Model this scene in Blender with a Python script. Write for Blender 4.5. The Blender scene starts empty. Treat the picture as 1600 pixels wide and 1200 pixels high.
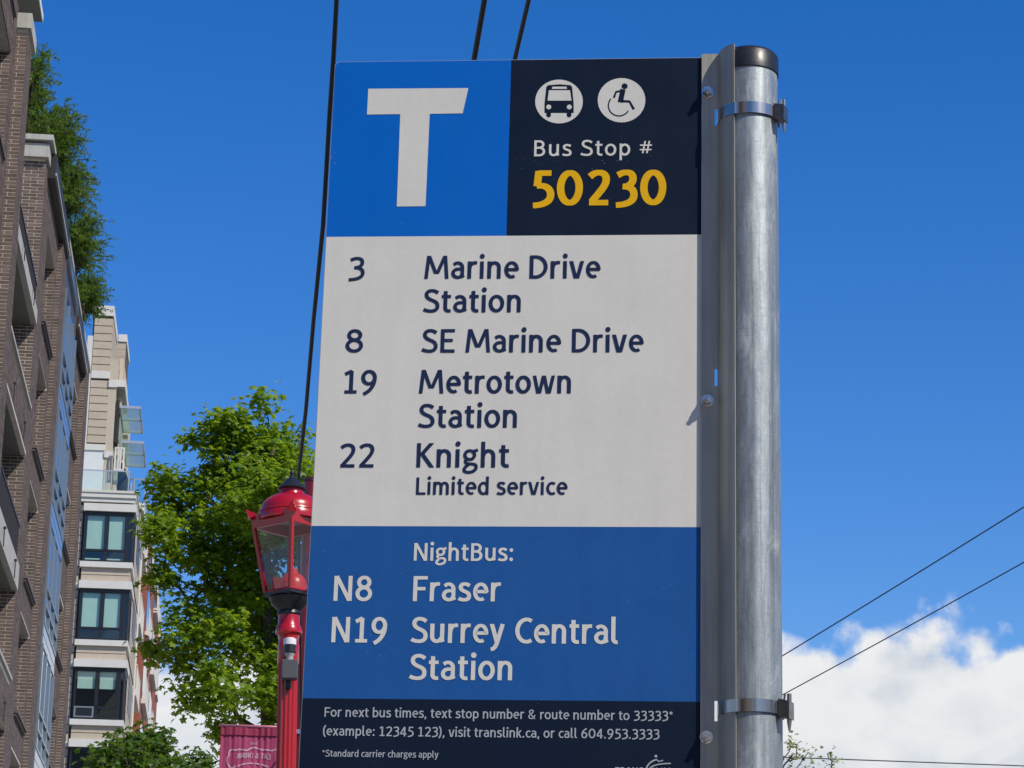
import bpy, math, random
from mathutils import Vector, Matrix, noise
from mathutils.geometry import tessellate_polygon
random.seed(7)
sc = bpy.context.scene
R_ = math.radians
pi = math.pi

# ------------------------------------------------------------------ camera
EYE = 1.6
F0 = 4000.0                       # focal length in pixels of a 1600 px wide picture
PITCH, ROLL = R_(17.0), R_(0.8)
cF = Vector((0, math.cos(PITCH), math.sin(PITCH)))
cU0 = Vector((0, -math.sin(PITCH), math.cos(PITCH))); cR0 = Vector((1, 0, 0))
cR = cR0 * math.cos(ROLL) + cU0 * math.sin(ROLL)
cU = cU0 * math.cos(ROLL) - cR0 * math.sin(ROLL)
cam = bpy.data.cameras.new('camera'); cam.sensor_width = 36; cam.lens = 90.0
cam.clip_start = 0.1; cam.clip_end = 6000
cam_o = bpy.data.objects.new('camera', cam); sc.collection.objects.link(cam_o)
m3 = Matrix((cR, cU, -cF)).transposed()
cam_o.matrix_world = Matrix.Translation((0, 0, EYE)) @ m3.to_4x4()
sc.camera = cam_o

# ------------------------------------------------------------------ light
SUN_DIR = Vector((0.80, -0.66, 1.02)).normalized()      # towards the sun: right, behind the camera, high
sun = bpy.data.lights.new('sun', 'SUN'); sun.energy = 4.2; sun.angle = R_(0.5); sun.color = (1.0, 0.935, 0.82)
sun_o = bpy.data.objects.new('sun', sun); sc.collection.objects.link(sun_o)
sun_o.rotation_euler = SUN_DIR.to_track_quat('Z', 'Y').to_euler(); sun_o.location = (10, -10, 30)
SUN_EL = math.asin(SUN_DIR.z); SUN_AZ = math.atan2(SUN_DIR.x, SUN_DIR.y)

sc.view_settings.view_transform = 'Standard'
try: sc.view_settings.look = 'None'
except Exception: pass
sc.view_settings.exposure = 0.0; sc.view_settings.gamma = 1.0
sc.view_settings.use_curve_mapping = False

class NT:
    """small node helper"""
    def __init__(s, tree): s.t = tree; s.n = tree.nodes; s.l = tree.links
    def new(s, typ, **kw):
        nd = s.n.new(typ)
        for k, v in kw.items(): setattr(nd, k, v)
        return nd
    def link(s, a, b): s.l.new(a, b)
    def math(s, op, a, b=None, c=None, clamp=False):
        nd = s.new('ShaderNodeMath', operation=op); nd.use_clamp = clamp
        for i, x in enumerate((a, b, c)):
            if x is None: continue
            if isinstance(x, (int, float)): nd.inputs[i].default_value = x
            else: s.link(x, nd.inputs[i])
        return nd.outputs[0]
    def mapr(s, x, a, b, c=0.0, d=1.0, smooth=False):
        nd = s.new('ShaderNodeMapRange'); nd.clamp = True
        if smooth: nd.interpolation_type = 'SMOOTHSTEP'
        s.link(x, nd.inputs[0])
        for i, v in enumerate((a, b, c, d)): nd.inputs[1 + i].default_value = v
        return nd.outputs[0]
    def noise(s, vec, scale, detail=3, rough=0.5, dist=0.0, out=0):
        nd = s.new('ShaderNodeTexNoise'); nd.inputs['Scale'].default_value = scale
        nd.inputs['Detail'].default_value = detail; nd.inputs['Roughness'].default_value = rough
        nd.inputs['Distortion'].default_value = dist
        if vec is not None: s.link(vec, nd.inputs['Vector'])
        return nd.outputs[out]
    def mix(s, f, a, b, blend='MIX'):
        nd = s.new('ShaderNodeMix', data_type='RGBA', blend_type=blend)
        for sock, x in ((nd.inputs[0], f), (nd.inputs[6], a), (nd.inputs[7], b)):
            if isinstance(x, (int, float)): sock.default_value = x
            elif isinstance(x, (tuple, list)): sock.default_value = tuple(x) + ((1,) if len(x) == 3 else ())
            else: s.link(x, sock)
        return nd.outputs[2]
    def mapping(s, vec, scale=(1, 1, 1), loc=(0, 0, 0)):
        nd = s.new('ShaderNodeMapping'); s.link(vec, nd.inputs[0])
        nd.inputs['Scale'].default_value = scale; nd.inputs['Location'].default_value = loc
        return nd.outputs[0]

world = bpy.data.worlds.new('World'); sc.world = world; world.use_nodes = True
w = NT(world.node_tree); w.n.clear()
sky = w.new('ShaderNodeTexSky', sky_type='NISHITA'); sky.sun_disc = False
sky.sun_elevation = SUN_EL; sky.sun_rotation = SUN_AZ
sky.altitude = 0; sky.air_density = 1.0; sky.dust_density = 0.15; sky.ozone_density = 3.0
SKY_STRENGTH = 0.10
hsv = w.new('ShaderNodeHueSaturation'); hsv.inputs['Hue'].default_value = 0.5145
hsv.inputs['Saturation'].default_value = 1.41; hsv.inputs['Value'].default_value = 1.46
w.link(sky.outputs[0], hsv.inputs['Color'])
tc = w.new('ShaderNodeTexCoord'); D = tc.outputs['Generated']
sep = w.new('ShaderNodeSeparateXYZ'); w.link(D, sep.inputs[0])
elev = w.math('ARCSINE', sep.outputs[2])                                   # radians above the horizon
# cumulus bank low over the horizon
def cloud_density(vec, full=True):
    big = w.noise(w.mapping(vec, (7, 7, 10), (1.65, .2, .3)), 1.0, 2, .5)
    # rounded heads
    def puff(scale, seed):
        v = w.new('ShaderNodeTexVoronoi', feature='SMOOTH_F1'); v.inputs['Scale'].default_value = scale
        v.inputs['Smoothness'].default_value = 0.35
        wob = w.new('ShaderNodeVectorMath', operation='MULTIPLY_ADD')
        w.link(w.noise(vec, scale * 2.2, 2, .6, out=1), wob.inputs[0]); wob.inputs[1].default_value = (.5 / scale,) * 3
        w.link(w.mapping(vec, (1, 1, 1.15), (seed, seed, seed)), wob.inputs[2]); w.link(wob.outputs[0], v.inputs['Vector'])
        return w.math('SUBTRACT', 0.75, v.outputs['Distance'])
    p1 = puff(26, .0); p2 = puff(70, .37)
    fine = w.noise(vec, 90, 4, .62) if full else None
    s_ = w.new('ShaderNodeSeparateXYZ'); w.link(vec, s_.inputs[0])
    top = w.math('MULTIPLY', w.math('SUBTRACT', 0.208, w.math('ARCSINE', s_.outputs[2])), 9.0)
    d = w.math('ADD', top, w.math('MULTIPLY', w.math('SUBTRACT', big, .5), .3))
    d = w.math('ADD', d, w.math('MULTIPLY', w.math('SUBTRACT', p1, .38), .28))
    d = w.math('ADD', d, w.math('MULTIPLY', w.math('SUBTRACT', p2, .38), .17))
    if full: d = w.math('ADD', d, w.math('MULTIPLY', w.math('SUBTRACT', fine, .5), .13))
    return d
dens = cloud_density(D)
off = w.new('ShaderNodeVectorMath', operation='ADD'); w.link(D, off.inputs[0])
off.inputs[1].default_value = (0.012, 0.0, 0.022)
dens2 = cloud_density(off.outputs[0], False)
cov = w.mapr(dens, 0.0, 0.12, 0, 1, True)
lit = w.mapr(w.math('SUBTRACT', dens, dens2), -0.13, 0.26, 0, 1, True)       # slope towards the sun
deep = w.mapr(dens, 0.15, 1.5, 1.0, 0.62)
fold = w.math('MULTIPLY', w.mapr(dens, .25, .9), w.mapr(w.noise(w.mapping(D, (1, 1, 1.5)), 17, 4, .55, .6), .44, .62, 0, .75, True))
lit = w.math('SUBTRACT', w.math('MULTIPLY', lit, deep), fold, clamp=True)
ccol = w.mix(lit, (5.0, 5.6, 6.6), (8.8, 8.8, 8.75))
skyc = w.mix(w.math('MULTIPLY', cov, .96), hsv.outputs[0], ccol)
bg = w.new('ShaderNodeBackground'); bg.inputs['Strength'].default_value = SKY_STRENGTH
w.link(skyc, bg.inputs['Color'])
wo = w.new('ShaderNodeOutputWorld'); w.link(bg.outputs[0], wo.inputs[0])

# ------------------------------------------------------------------ frames of reference
AZ = R_(6.06)
SU = Vector((-math.sin(AZ), math.cos(AZ), 0)); SV = Vector((math.cos(AZ), math.sin(AZ), 0))
def street(a, s, z): return SV * a + SU * s + Vector((0, 0, z))
def ray(px, py): return cF + cR * ((px - 800) / F0) - cU * ((py - 600) / F0)
def at_s(px, py, s):
    """street coordinates of the point seen at a place of the photograph, s metres along the street"""
    d = ray(px, py); P = d * (s / d.dot(SU)); return P.dot(SV), s, P.z + EYE

# ------------------------------------------------------------------ materials
MATS = {}
def mat(name, color, rough=.6, metal=0.0, spec=.5, var=0.0, vscale=4.0, bump=0.0, bscale=40.0, rand=0.0,
        streak=0.0, stretch=(1, 1, 1), coat=0.0, island=False, detail=5):
    if name in MATS: return MATS[name]
    m = bpy.data.materials.new(name); m.use_nodes = True; t = NT(m.node_tree)
    b = t.n['Principled BSDF']; b.inputs['Roughness'].default_value = rough
    b.inputs['Metallic'].default_value = metal; b.inputs['Specular IOR Level'].default_value = spec
    if coat: b.inputs['Coat Weight'].default_value = coat; b.inputs['Coat Roughness'].default_value = .12
    co = t.new('ShaderNodeTexCoord').outputs['Object']
    col = None
    if var or rand or streak:
        f = None
        if var:
            n = t.noise(t.mapping(co, stretch), vscale, detail, .6)
            f = t.mapr(n, .3, .7, 1 - var, 1 + var)
        if streak:
            n2 = t.noise(t.mapping(co, (9, 9, .35)), 3.0, 4, .6)
            g = t.mapr(n2, .35, .75, 1.0, 1 - streak); f = g if f is None else t.math('MULTIPLY', f, g)
        if rand:
            if island: r = t.new('ShaderNodeNewGeometry').outputs['Random Per Island']
            else: r = t.new('ShaderNodeObjectInfo').outputs['Random']
            h = t.mapr(r, 0, 1, 1 - rand, 1 + rand); f = h if f is None else t.math('MULTIPLY', f, h)
        cmb = t.new('ShaderNodeVectorMath', operation='SCALE'); cmb.inputs[0].default_value = color[:3]
        t.link(f, cmb.inputs['Scale']); t.link(cmb.outputs[0], b.inputs['Base Color'])
    else: b.inputs['Base Color'].default_value = tuple(color[:3]) + (1,)
    if bump:
        bn = t.new('ShaderNodeBump'); bn.inputs['Strength'].default_value = bump; bn.inputs['Distance'].default_value = .01
        t.link(t.noise(co, bscale, 4, .6), bn.inputs['Height']); t.link(bn.outputs[0], b.inputs['Normal'])
    MATS[name] = m; return m

def glass_mat(name, tint, rough=.02, alpha=.35):
    """a real pane seen as part reflection, part view-through"""
    m = bpy.data.materials.new(name); m.use_nodes = True; t = NT(m.node_tree)
    t.n.clear(); o = t.new('ShaderNodeOutputMaterial')
    g = t.new('ShaderNodeBsdfGlossy'); g.inputs['Roughness'].default_value = rough; g.inputs['Color'].default_value = (1, 1, 1, 1)
    tr = t.new('ShaderNodeBsdfTransparent'); tr.inputs['Color'].default_value = tuple(tint) + (1,)
    lw = t.new('ShaderNodeLayerWeight'); lw.inputs['Blend'].default_value = .5
    fr = t.math('MULTIPLY', t.math('POWER', lw.outputs['Facing'], 4.0), .7)
    mx = t.new('ShaderNodeMixShader'); t.link(t.math('ADD', fr, alpha, clamp=True), mx.inputs[0])
    t.link(tr.outputs[0], mx.inputs[1]); t.link(g.outputs[0], mx.inputs[2]); t.link(mx.outputs[0], o.inputs[0])
    return m

def leaf_mat(name, c1, c2, trans=(.35, .55, .05), tw=.35):
    m = bpy.data.materials.new(name); m.use_nodes = True; t = NT(m.node_tree)
    b = t.n['Principled BSDF']; b.inputs['Roughness'].default_value = .45; b.inputs['Specular IOR Level'].default_value = .35
    r = t.new('ShaderNodeNewGeometry').outputs['Random Per Island']
    co = t.new('ShaderNodeTexCoord').outputs['Object']
    f = t.math('MULTIPLY_ADD', t.noise(co, 1.6, 2, .5), .5, t.math('MULTIPLY', r, .75), clamp=True)
    c = t.mix(f, c1, c2); t.link(c, b.inputs['Base Color'])
    tb = t.new('ShaderNodeBsdfTranslucent')
    t.link(t.mix(.5, c, trans, 'MULTIPLY') if False else t.mix(.6, c, trans), tb.inputs['Color'])
    mx = t.new('ShaderNodeMixShader'); mx.inputs[0].default_value = tw
    t.link(b.outputs[0], mx.inputs[1]); t.link(tb.outputs[0], mx.inputs[2])
    t.link(mx.outputs[0], t.n['Material Output'].inputs[0])
    return m

# ------------------------------------------------------------------ mesh helpers
class MB:
    def __init__(s): s.v = []; s.f = []; s.m = []
    def add(s, vs, fs, mi=0):
        o = len(s.v); s.v += [tuple(p) for p in vs]; s.f += [tuple(i + o for i in f) for f in fs]; s.m += [mi] * len(fs); return s
    def box(s, x0, x1, y0, y1, z0, z1, mi=0):
        vs = [(x0, y0, z0), (x1, y0, z0), (x1, y1, z0), (x0, y1, z0), (x0, y0, z1), (x1, y0, z1), (x1, y1, z1), (x0, y1, z1)]
        return s.add(vs, [(0, 3, 2, 1), (4, 5, 6, 7), (0, 1, 5, 4), (1, 2, 6, 5), (2, 3, 7, 6), (3, 0, 4, 7)], mi)
    def cbox(s, x0, x1, y0, y1, z0, z1, c, mi=0):
        """box with chamfered edges (octagonal in all three sections)"""
        vs = []; 
        for (z, k) in ((z0, c), (z0 + c, 0), (z1 - c, 0), (z1, c)):
            a, b, d, e = x0 + k, x1 - k, y0 + k, y1 - k; q = c if k == 0 else c * .4
            vs += [(a + q, d, z), (b - q, d, z), (b, d + q, z), (b, e - q, z), (b - q, e, z), (a + q, e, z), (a, e - q, z), (a, d + q, z)]
        fs = [tuple(range(7, -1, -1)), tuple(range(24, 32))]
        for r in range(3):
            for i in range(8): fs.append((r * 8 + i, r * 8 + (i + 1) % 8, (r + 1) * 8 + (i + 1) % 8, (r + 1) * 8 + i))
        return s.add(vs, fs, mi)
    def lathe(s, prof, cx=0, cy=0, n=32, mi=0, cap=True, a0=0, flute=None, squ=None):
        vs = []; fs = []
        for (r, z) in prof:
            for i in range(n):
                a = a0 + 2 * pi * i / n; rr = r
                if flute: rr = r * (1 - flute[1] * abs(math.sin(a * flute[0] / 2)))
                vs.append((cx + rr * math.cos(a), cy + rr * math.sin(a), z))
        for k in range(len(prof) - 1):
            for i in range(n): fs.append((k * n + i, k * n + (i + 1) % n, (k + 1) * n + (i + 1) % n, (k + 1) * n + i))
        if cap: fs.append(tuple(range(n - 1, -1, -1))); fs.append(tuple((len(prof) - 1) * n + i for i in range(n)))
        return s.add(vs, fs, mi)
    def tube(s, pts, r, n=8, mi=0):
        pts = [Vector(p) for p in pts]; rs = r if isinstance(r, (list, tuple)) else [r] * len(pts)
        vs = []; fs = []; up = None
        for i, p in enumerate(pts):
            d = (pts[min(i + 1, len(pts) - 1)] - pts[max(i - 1, 0)]); d = d.normalized() if d.length > 1e-9 else Vector((0, 0, 1))
            if up is None: up = Vector((0, 0, 1)) if abs(d.z) < .9 else Vector((1, 0, 0))
            x = d.cross(up).normalized(); y = x.cross(d).normalized(); up = y
            for k in range(n):
                a = 2 * pi * k / n; q = p + (x * math.cos(a) + y * math.sin(a)) * rs[i]; vs.append(q)
        for i in range(len(pts) - 1):
            for k in range(n): fs.append((i * n + k, i * n + (k + 1) % n, (i + 1) * n + (k + 1) % n, (i + 1) * n + k))
        fs.append(tuple(range(n - 1, -1, -1))); fs.append(tuple((len(pts) - 1) * n + k for k in range(n)))
        return s.add(vs, fs, mi)
    def build(s, name, mats, parent=None, smooth=False, auto=None):
        me = bpy.data.meshes.new(name); me.from_pydata(s.v, [], s.f)
        if not isinstance(mats, (list, tuple)): mats = [mats]
        for m in mats: me.materials.append(m)
        if len(mats) > 1: me.polygons.foreach_set('material_index', s.m)
        if smooth: me.polygons.foreach_set('use_smooth', [True] * len(me.polygons))
        me.update()
        if auto is not None: me.set_sharp_from_angle(angle=R_(auto))
        o = bpy.data.objects.new(name, me); sc.collection.objects.link(o)
        if parent: o.parent = parent
        return o
def tag(o, label=None, cat=None, group=None, kind=None):
    for k, v in (('label', label), ('category', cat), ('group', group), ('kind', kind)):
        if v: o[k] = v
    return o
def thing(name, mw, label, cat, group=None):
    o = bpy.data.objects.new(name, None); o.empty_display_size = .2; sc.collection.objects.link(o); o.matrix_world = mw
    return tag(o, label, cat, group)
def street_frame(a, s, z=0, lean=0): return Matrix.Translation(street(a, s, z)) @ Matrix.Rotation(AZ, 4, 'Z') @ Matrix.Rotation(lean, 4, 'Y')

# ------------------------------------------------------------------ ground, road, kerb
asph = mat('asphalt', (.05, .05, .052), .9, var=.25, vscale=2, bump=.3, bscale=60)
conc = mat('concrete_paving', (.36, .35, .33), .9, var=.15, vscale=1.2, bump=.2, bscale=50)
g = MB(); g.add([(-1500, -1500, -.15), (1500, -1500, -.15), (1500, 1500, -.15), (-1500, 1500, -.15)], [(0, 1, 2, 3)])
tag(g.build('ground', mat('ground_earth', (.16, .17, .12), .95, var=.3, vscale=.05)), kind='structure')
rd = MB(); rd.add([street(.95, -80, -.146), street(13.5, -80, -.146), street(13.5, 400, -.146), street(.95, 400, -.146)], [(0, 1, 2, 3)])
tag(rd.build('road', asph), kind='structure')
ln = MB()
for k in range(-10, 60):
    s0 = k * 6.0; ln.add([street(7.2, s0, -.142), street(7.32, s0, -.142), street(7.32, s0 + 3, -.142), street(7.2, s0 + 3, -.142)], [(0, 1, 2, 3)])
tag(ln.build('lane_marking', mat('road_paint', (.75, .6, .12), .7)), kind='structure')
pv = MB(); fr = street_frame(0, 0)
for (x0, x1) in ((-4.4, .78), (13.7, 18)):
    for k in range(-40, 200, 2): pv.box(x0, x1, k + .01, k + 1.99, -.15, 0)
po = pv.build('pavement', conc); po.matrix_world = fr; tag(po, kind='structure')
kb = MB()
for (x0, x1) in ((.79, .94), (13.51, 13.69)): kb.box(x0, x1, -80, 400, -.15, .005)
ko = kb.build('kerb', mat('kerb_concrete', (.42, .41, .39), .85, var=.1)); ko.matrix_world = fr; tag(ko, kind='structure')

# ------------------------------------------------------------------ stroke lettering
def P_(*a): return list(a)
def arc(cx, cy, rx, ry, a0, a1, n=None):
    n = n or max(3, int(abs(a1 - a0) / 9)); return [(cx + rx * math.cos(R_(a0 + (a1 - a0) * i / n)), cy + ry * math.sin(R_(a0 + (a1 - a0) * i / n))) for i in range(n + 1)]
def bez(p0, *cs):
    out = [p0]; p = p0
    for k in range(0, len(cs), 3):
        a, b, c = cs[k:k + 3]
        for i in range(1, 11):
            t = i / 10; q = 1 - t
            out.append(tuple(q**3 * p[j] + 3 * q * q * t * a[j] + 3 * q * t * t * b[j] + t**3 * c[j] for j in (0, 1)))
        p = c
    return out
def dot(x, y, r): return ('dot', x, y, r)
st = lambda x, h=75, b=0: [(x, b), (x, h)]
NARCH = lambda x, w: [(x, 44)] + arc(x + w / 2 + 1, 48, w / 2 - 1, 20.5, 160, 0) + [(x + w, 0)]
BOWL_R = lambda: arc(31, 37.5, 20.5, 31, 150, -150)
GL = {
 ' ': (26, []), 
 'a': (55, [[(11, 61)] + arc(26, 48, 18, 20.5, 115, 0) + [(44, 14), (48, 5)], [(44, 42), (30, 42)] + arc(28, 24, 18.5, 18, 95, 270) + arc(28, 25, 16, 19, 275, 350)]),
 'b': (60, [st(12, 106), BOWL_R()]),
 'c': (49, [arc(33, 37.5, 22, 31, 52, 308)]),
 'd': (61, [[(49, 106), (49, 0)], arc(30, 37.5, 20.5, 31, 30, 330)]),
 'e': (59, [[(13, 39), (50.5, 39)] + arc(31, 38, 20.5, 30.5, 4, 302)]),
 'g': (56, [arc(26, 51, 16.5, 18, 0, 360), [(37, 66), (54, 72)], bez((18, 34), (8, 28), (10, 16), (24, 15), (40, 15), (50, 14), (49, 0), (48, -22), (7, -27), (8, -9), (9, 2), (18, 7), (24, 14))]),
 'h': (61, [st(12, 106), NARCH(12, 36)]),
 'i': (25, [st(12.5, 75), dot(13, 97, 11)]),
 'k': (54, [st(12, 106), [(44, 75), (19, 37)], [(21, 43), (47, 0)]]),
 'l': (32, [[(12, 106), (12, 20)] + arc(24, 20, 12, 13.5, 180, 275) + [(28, 7)]]),
 'm': (90, [st(12, 75), NARCH(12, 32.5), NARCH(44.5, 32.5)]),
 'n': (61, [st(12, 75), NARCH(12, 36)]),
 'o': (61, [arc(30.5, 37.5, 21.5, 31, 0, 360)]),
 'p': (60, [st(12, 75, -28), BOWL_R()]),
 'r': (42, [st(12, 75), [(12, 40)] + arc(32, 46, 19, 23, 165, 88) + [(40, 69)]]),
 's': (49, [bez((43, 62), (36, 68), (30, 69), (25, 69), (15, 69), (11, 62), (11, 56), (11, 46), (20, 42), (27, 39), (36, 35), (42, 31), (42, 20), (42, 10), (34, 6), (24, 6), (16, 6), (10, 8), (5, 12))]),
 't': (40, [[(17, 92), (17, 22)] + arc(30, 20, 13, 13.5, 180, 280) + [(37, 8)], [(3, 68.5), (37, 68.5)]]),
 'u': (61, [[(12, 75), (12, 26)] + arc(29, 26, 17, 19.5, 190, 345), [(48, 75), (48, 12), (51, 4)]]),
 'v': (55, [[(7, 75), (24.5, 0)], [(48, 75), (30.5, 0)]]),
 'w': (84, [[(7, 75), (21.5, 0)], [(41, 75), (26.5, 0)], [(43, 75), (57.5, 0)], [(77, 75), (62.5, 0)]]),
 'x': (53, [[(8, 75), (45, 0)], [(45, 75), (8, 0)]]),
 'y': (54, [[(8, 75), (27, 6)], [(47, 75), (28, 2)] + bez((28, 2), (23, -14), (18, -22), (6, -24))[1:]]),
 'A': (68, [[(7, 0), (31.5, 100)], [(61, 0), (36.5, 100)], [(17, 31), (51, 31)]]),
 'B': (66, [st(13, 100), [(13, 93.5), (30, 93.5)] + arc(31, 73.5, 19.5, 20, 90, -90) + [(13, 53.5)], [(31, 53.5)] + arc(32, 30, 22.5, 23.5, 90, -90) + [(13, 6.5)]]),
 'C': (66, [arc(46, 50, 33, 43.5, 58, 302)]),
 'D': (76, [st(13, 100), [(13, 93.5), (28, 93.5)] + arc(28, 50, 38, 43.5, 88, -88) + [(13, 6.5)]]),
 'E': (63, [st(13, 100), [(13, 93.5), (58, 93.5)], [(13, 52), (51, 52)], [(13, 6.5), (59, 6.5)]]),
 'F': (58, [st(13, 100), [(13, 93.5), (57, 93.5)], [(13, 50), (50, 50)]]),
 'H': (74, [st(13, 100), st(61, 100), [(13, 52), (61, 52)]]),
 'I': (27, [st(13, 100)]),
 'K': (67, [st(13, 100), [(57, 100), (21, 50)], [(24, 57), (60, 0)]]),
 'L': (55, [st(13, 100), [(13, 6.5), (54, 6.5)]]),
 'M': (98, [[(10, 0), (18, 100)], [(19, 100), (46.5, 22)], [(79, 100), (51.5, 22)], [(80, 100), (88, 0)]]),
 'N': (76, [st(12, 100), st(63, 100), [(14, 98), (61, 2)]]),
 'R': (66, [st(13, 100), [(13, 93.5), (31, 93.5)] + arc(32, 70, 20, 23.5, 90, -90) + [(13, 46.5)], [(34, 46), (60, 0)]]),
 'S': (64, [bez((57, 84), (48, 91), (42, 94), (34, 94), (21, 94), (14, 86), (14, 76), (14, 64), (24, 58), (34, 53), (46, 48), (56, 42), (56, 27), (56, 13), (46, 6), (32, 6), (22, 6), (12, 9), (5, 14))]),
 'T': (58, [st(29, 100), [(3, 93.5), (55, 93.5)]]),
 '0': (68, [arc(34, 50, 24.5, 43.5, 0, 360)]),
 '1': (62, [[(35, 0), (35, 97)], [(12, 82), (36, 96)], [(12, 6.5), (56, 6.5)]]),
 '2': (64, [bez((10, 82), (18, 91), (26, 94), (33, 94), (46, 94), (53, 86), (53, 74), (53, 56), (38, 40), (15, 8)), [(9, 6.5), (59, 6.5)]]),
 '3': (62, [bez((11, 86), (19, 91), (25, 94), (33, 94), (45, 94), (51, 87), (51, 76), (51, 64), (43, 54), (28, 53)), bez((24, 53), (46, 53), (54, 43), (54, 29), (54, 8), (34, 0), (7, -1))]),
 '4': (66, [[(45, -1), (45, 98)], [(44, 97), (10, 31)], [(8, 26), (62, 26)]]),
 '5': (62, [[(55, 93.5), (21, 93.5)], [(22, 100), (18, 55)], bez((17, 56), (40, 60), (54, 48), (54, 30), (54, 10), (36, 0), (8, -1))]),
 '6': (66, [bez((54, 99), (30, 92), (13, 66), (12, 34)), arc(33, 32, 21, 26, 0, 360)]),
 '8': (66, [arc(33, 74.5, 18.5, 19.5, 0, 360), arc(33, 29.5, 22.5, 23.5, 0, 360)]),
 '9': (66, [bez((54, 66), (54, 34), (38, 8), (15, -3)), arc(33, 67.5, 21, 26.5, 0, 360)]),
 '#': (66, [[(18, 14), (30, 90)], [(38, 14), (50, 90)], [(5, 64), (62, 64)], [(4, 36), (60, 36)]]),
 '&': (78, [bez((66, 2), (50, 20), (30, 48), (20, 64), (10, 80), (22, 94), (35, 94), (50, 94), (54, 78), (42, 66), (30, 55), (12, 44), (12, 26), (12, 10), (24, 6), (34, 6), (52, 6), (64, 24), (65, 44))]),
 '(': (34, [bez((30, 106), (8, 80), (8, 16), (30, -14))]),
 ')': (34, [bez((6, 106), (28, 80), (28, 16), (6, -14))]),
 '*': (42, [[(21, 62), (21, 96)], [(8, 70), (34, 88)], [(8, 88), (34, 70)]]),
 ',': (26, [[(15, 14), (8, -14)]]), '.': (26, [dot(13, 8, 10)]), ':': (28, [dot(14, 10, 10.5), dot(14, 62, 10.5)]),
}
FLATY = (0, 75, 100, 106, -28, 97, 22)
def ribbon(pts, wt):
    """2D outline of a stroke; heavier in its upright parts, ends of slanting straight strokes cut level"""
    n = len(pts); L = []; Rr = []
    closed = abs(pts[0][0] - pts[-1][0]) + abs(pts[0][1] - pts[-1][1]) < .01 and n > 6
    for i in range(n):
        if closed: a = pts[i - 1] if i > 0 else pts[-2]; b = pts[i + 1] if i < n - 1 else pts[1]
        else: a = pts[max(i - 1, 0)]; b = pts[min(i + 1, n - 1)]
        p = pts[i]
        d1 = (p[0] - a[0], p[1] - a[1]); d2 = (b[0] - p[0], b[1] - p[1])
        l1 = math.hypot(*d1); l2 = math.hypot(*d2)
        if l1 < 1e-6: d1, l1 = d2, l2
        if l2 < 1e-6: d2, l2 = d1, l1
        t1 = (d1[0] / l1, d1[1] / l1); t2 = (d2[0] / l2, d2[1] / l2)
        tx, ty = t1[0] + t2[0], t1[1] + t2[1]; tl = math.hypot(tx, ty)
        if tl < .2: tx, ty, tl = t1[0], t1[1], 1
        tx, ty = tx / tl, ty / tl
        k_ = .72 if wt > 17.5 else .82; hw = wt * .5 * (k_ + (1 - k_) * abs(ty))
        c = max(.45, tx * t1[0] + ty * t1[1]); hw /= c
        nx, ny = -ty * hw, tx * hw
        if not closed and i in (0, n - 1) and .3 < abs(ty) < .999 and any(abs(p[1] - y) < .6 for y in FLATY) and n <= 5:
            nx, ny = -hw / abs(ty) * (1 if ty > 0 else -1), 0
        L.append((p[0] + nx, p[1] + ny)); Rr.append((p[0] - nx, p[1] - ny))
    return L, Rr
def text_mesh(mb, body, place, wt=16, mi=0, zstep=2e-5, track=0, asp=None):
    """place(u, v, k): u 0..1 along the ink, v in cap heights, k the small lift of each stroke"""
    x = 0; items = []
    for ch in body:
        adv, strokes = GL[ch]; 
        for sk in strokes: items.append((x, sk, wt * {'#': .68, 'g': .86, 'a': .95, 'e': .95, '*': .6, '&': .85, 'M': .93, 'w': .86}.get(ch, 1)))
        x += adv + (wt - 16) * .7 + track
    lo = 1e9; hi = -1e9; polys = []; k = 0
    sx = 1.0
    if asp:                                        # widen the letter shapes, not their strokes
        nat = x - track - 12; sx = min(1.35, max(.8, (asp - wt) / (nat - wt)))
    for x0, sk, swt in items:
        k += 1; x0 *= sx
        if sk[0] == 'dot': sk = ('dot', sk[1] * sx, sk[2], sk[3])
        else: sk = [(p[0] * sx, p[1]) for p in sk]
        if sk[0] == 'dot':
            _, cx, cy, r = sk; r *= wt / 16 if wt < 16 else 1
            ring = [(x0 + cx + r * math.cos(2 * pi * i / 14), cy + r * math.sin(2 * pi * i / 14)) for i in range(14)]
            polys.append((ring, [tuple(range(14))], k)); lo = min(lo, x0 + cx - r); hi = max(hi, x0 + cx + r); continue
        L, Rr = ribbon(sk, swt); n = len(L); vs = [(x0 + a, b) for a, b in L] + [(x0 + a, b) for a, b in Rr]
        polys.append((vs, [(i, i + 1, n + i + 1, n + i) for i in range(n - 1)], k))
        lo = min(lo, min(v[0] for v in vs)); hi = max(hi, max(v[0] for v in vs))
    for vs, fs, k in polys:
        fs2 = [tuple(reversed(f)) for f in fs]
        mb.add([place((a - lo) / (hi - lo), b / 100.0, (k % 9) * zstep) for a, b in vs], fs, mi)
    return mb

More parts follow.
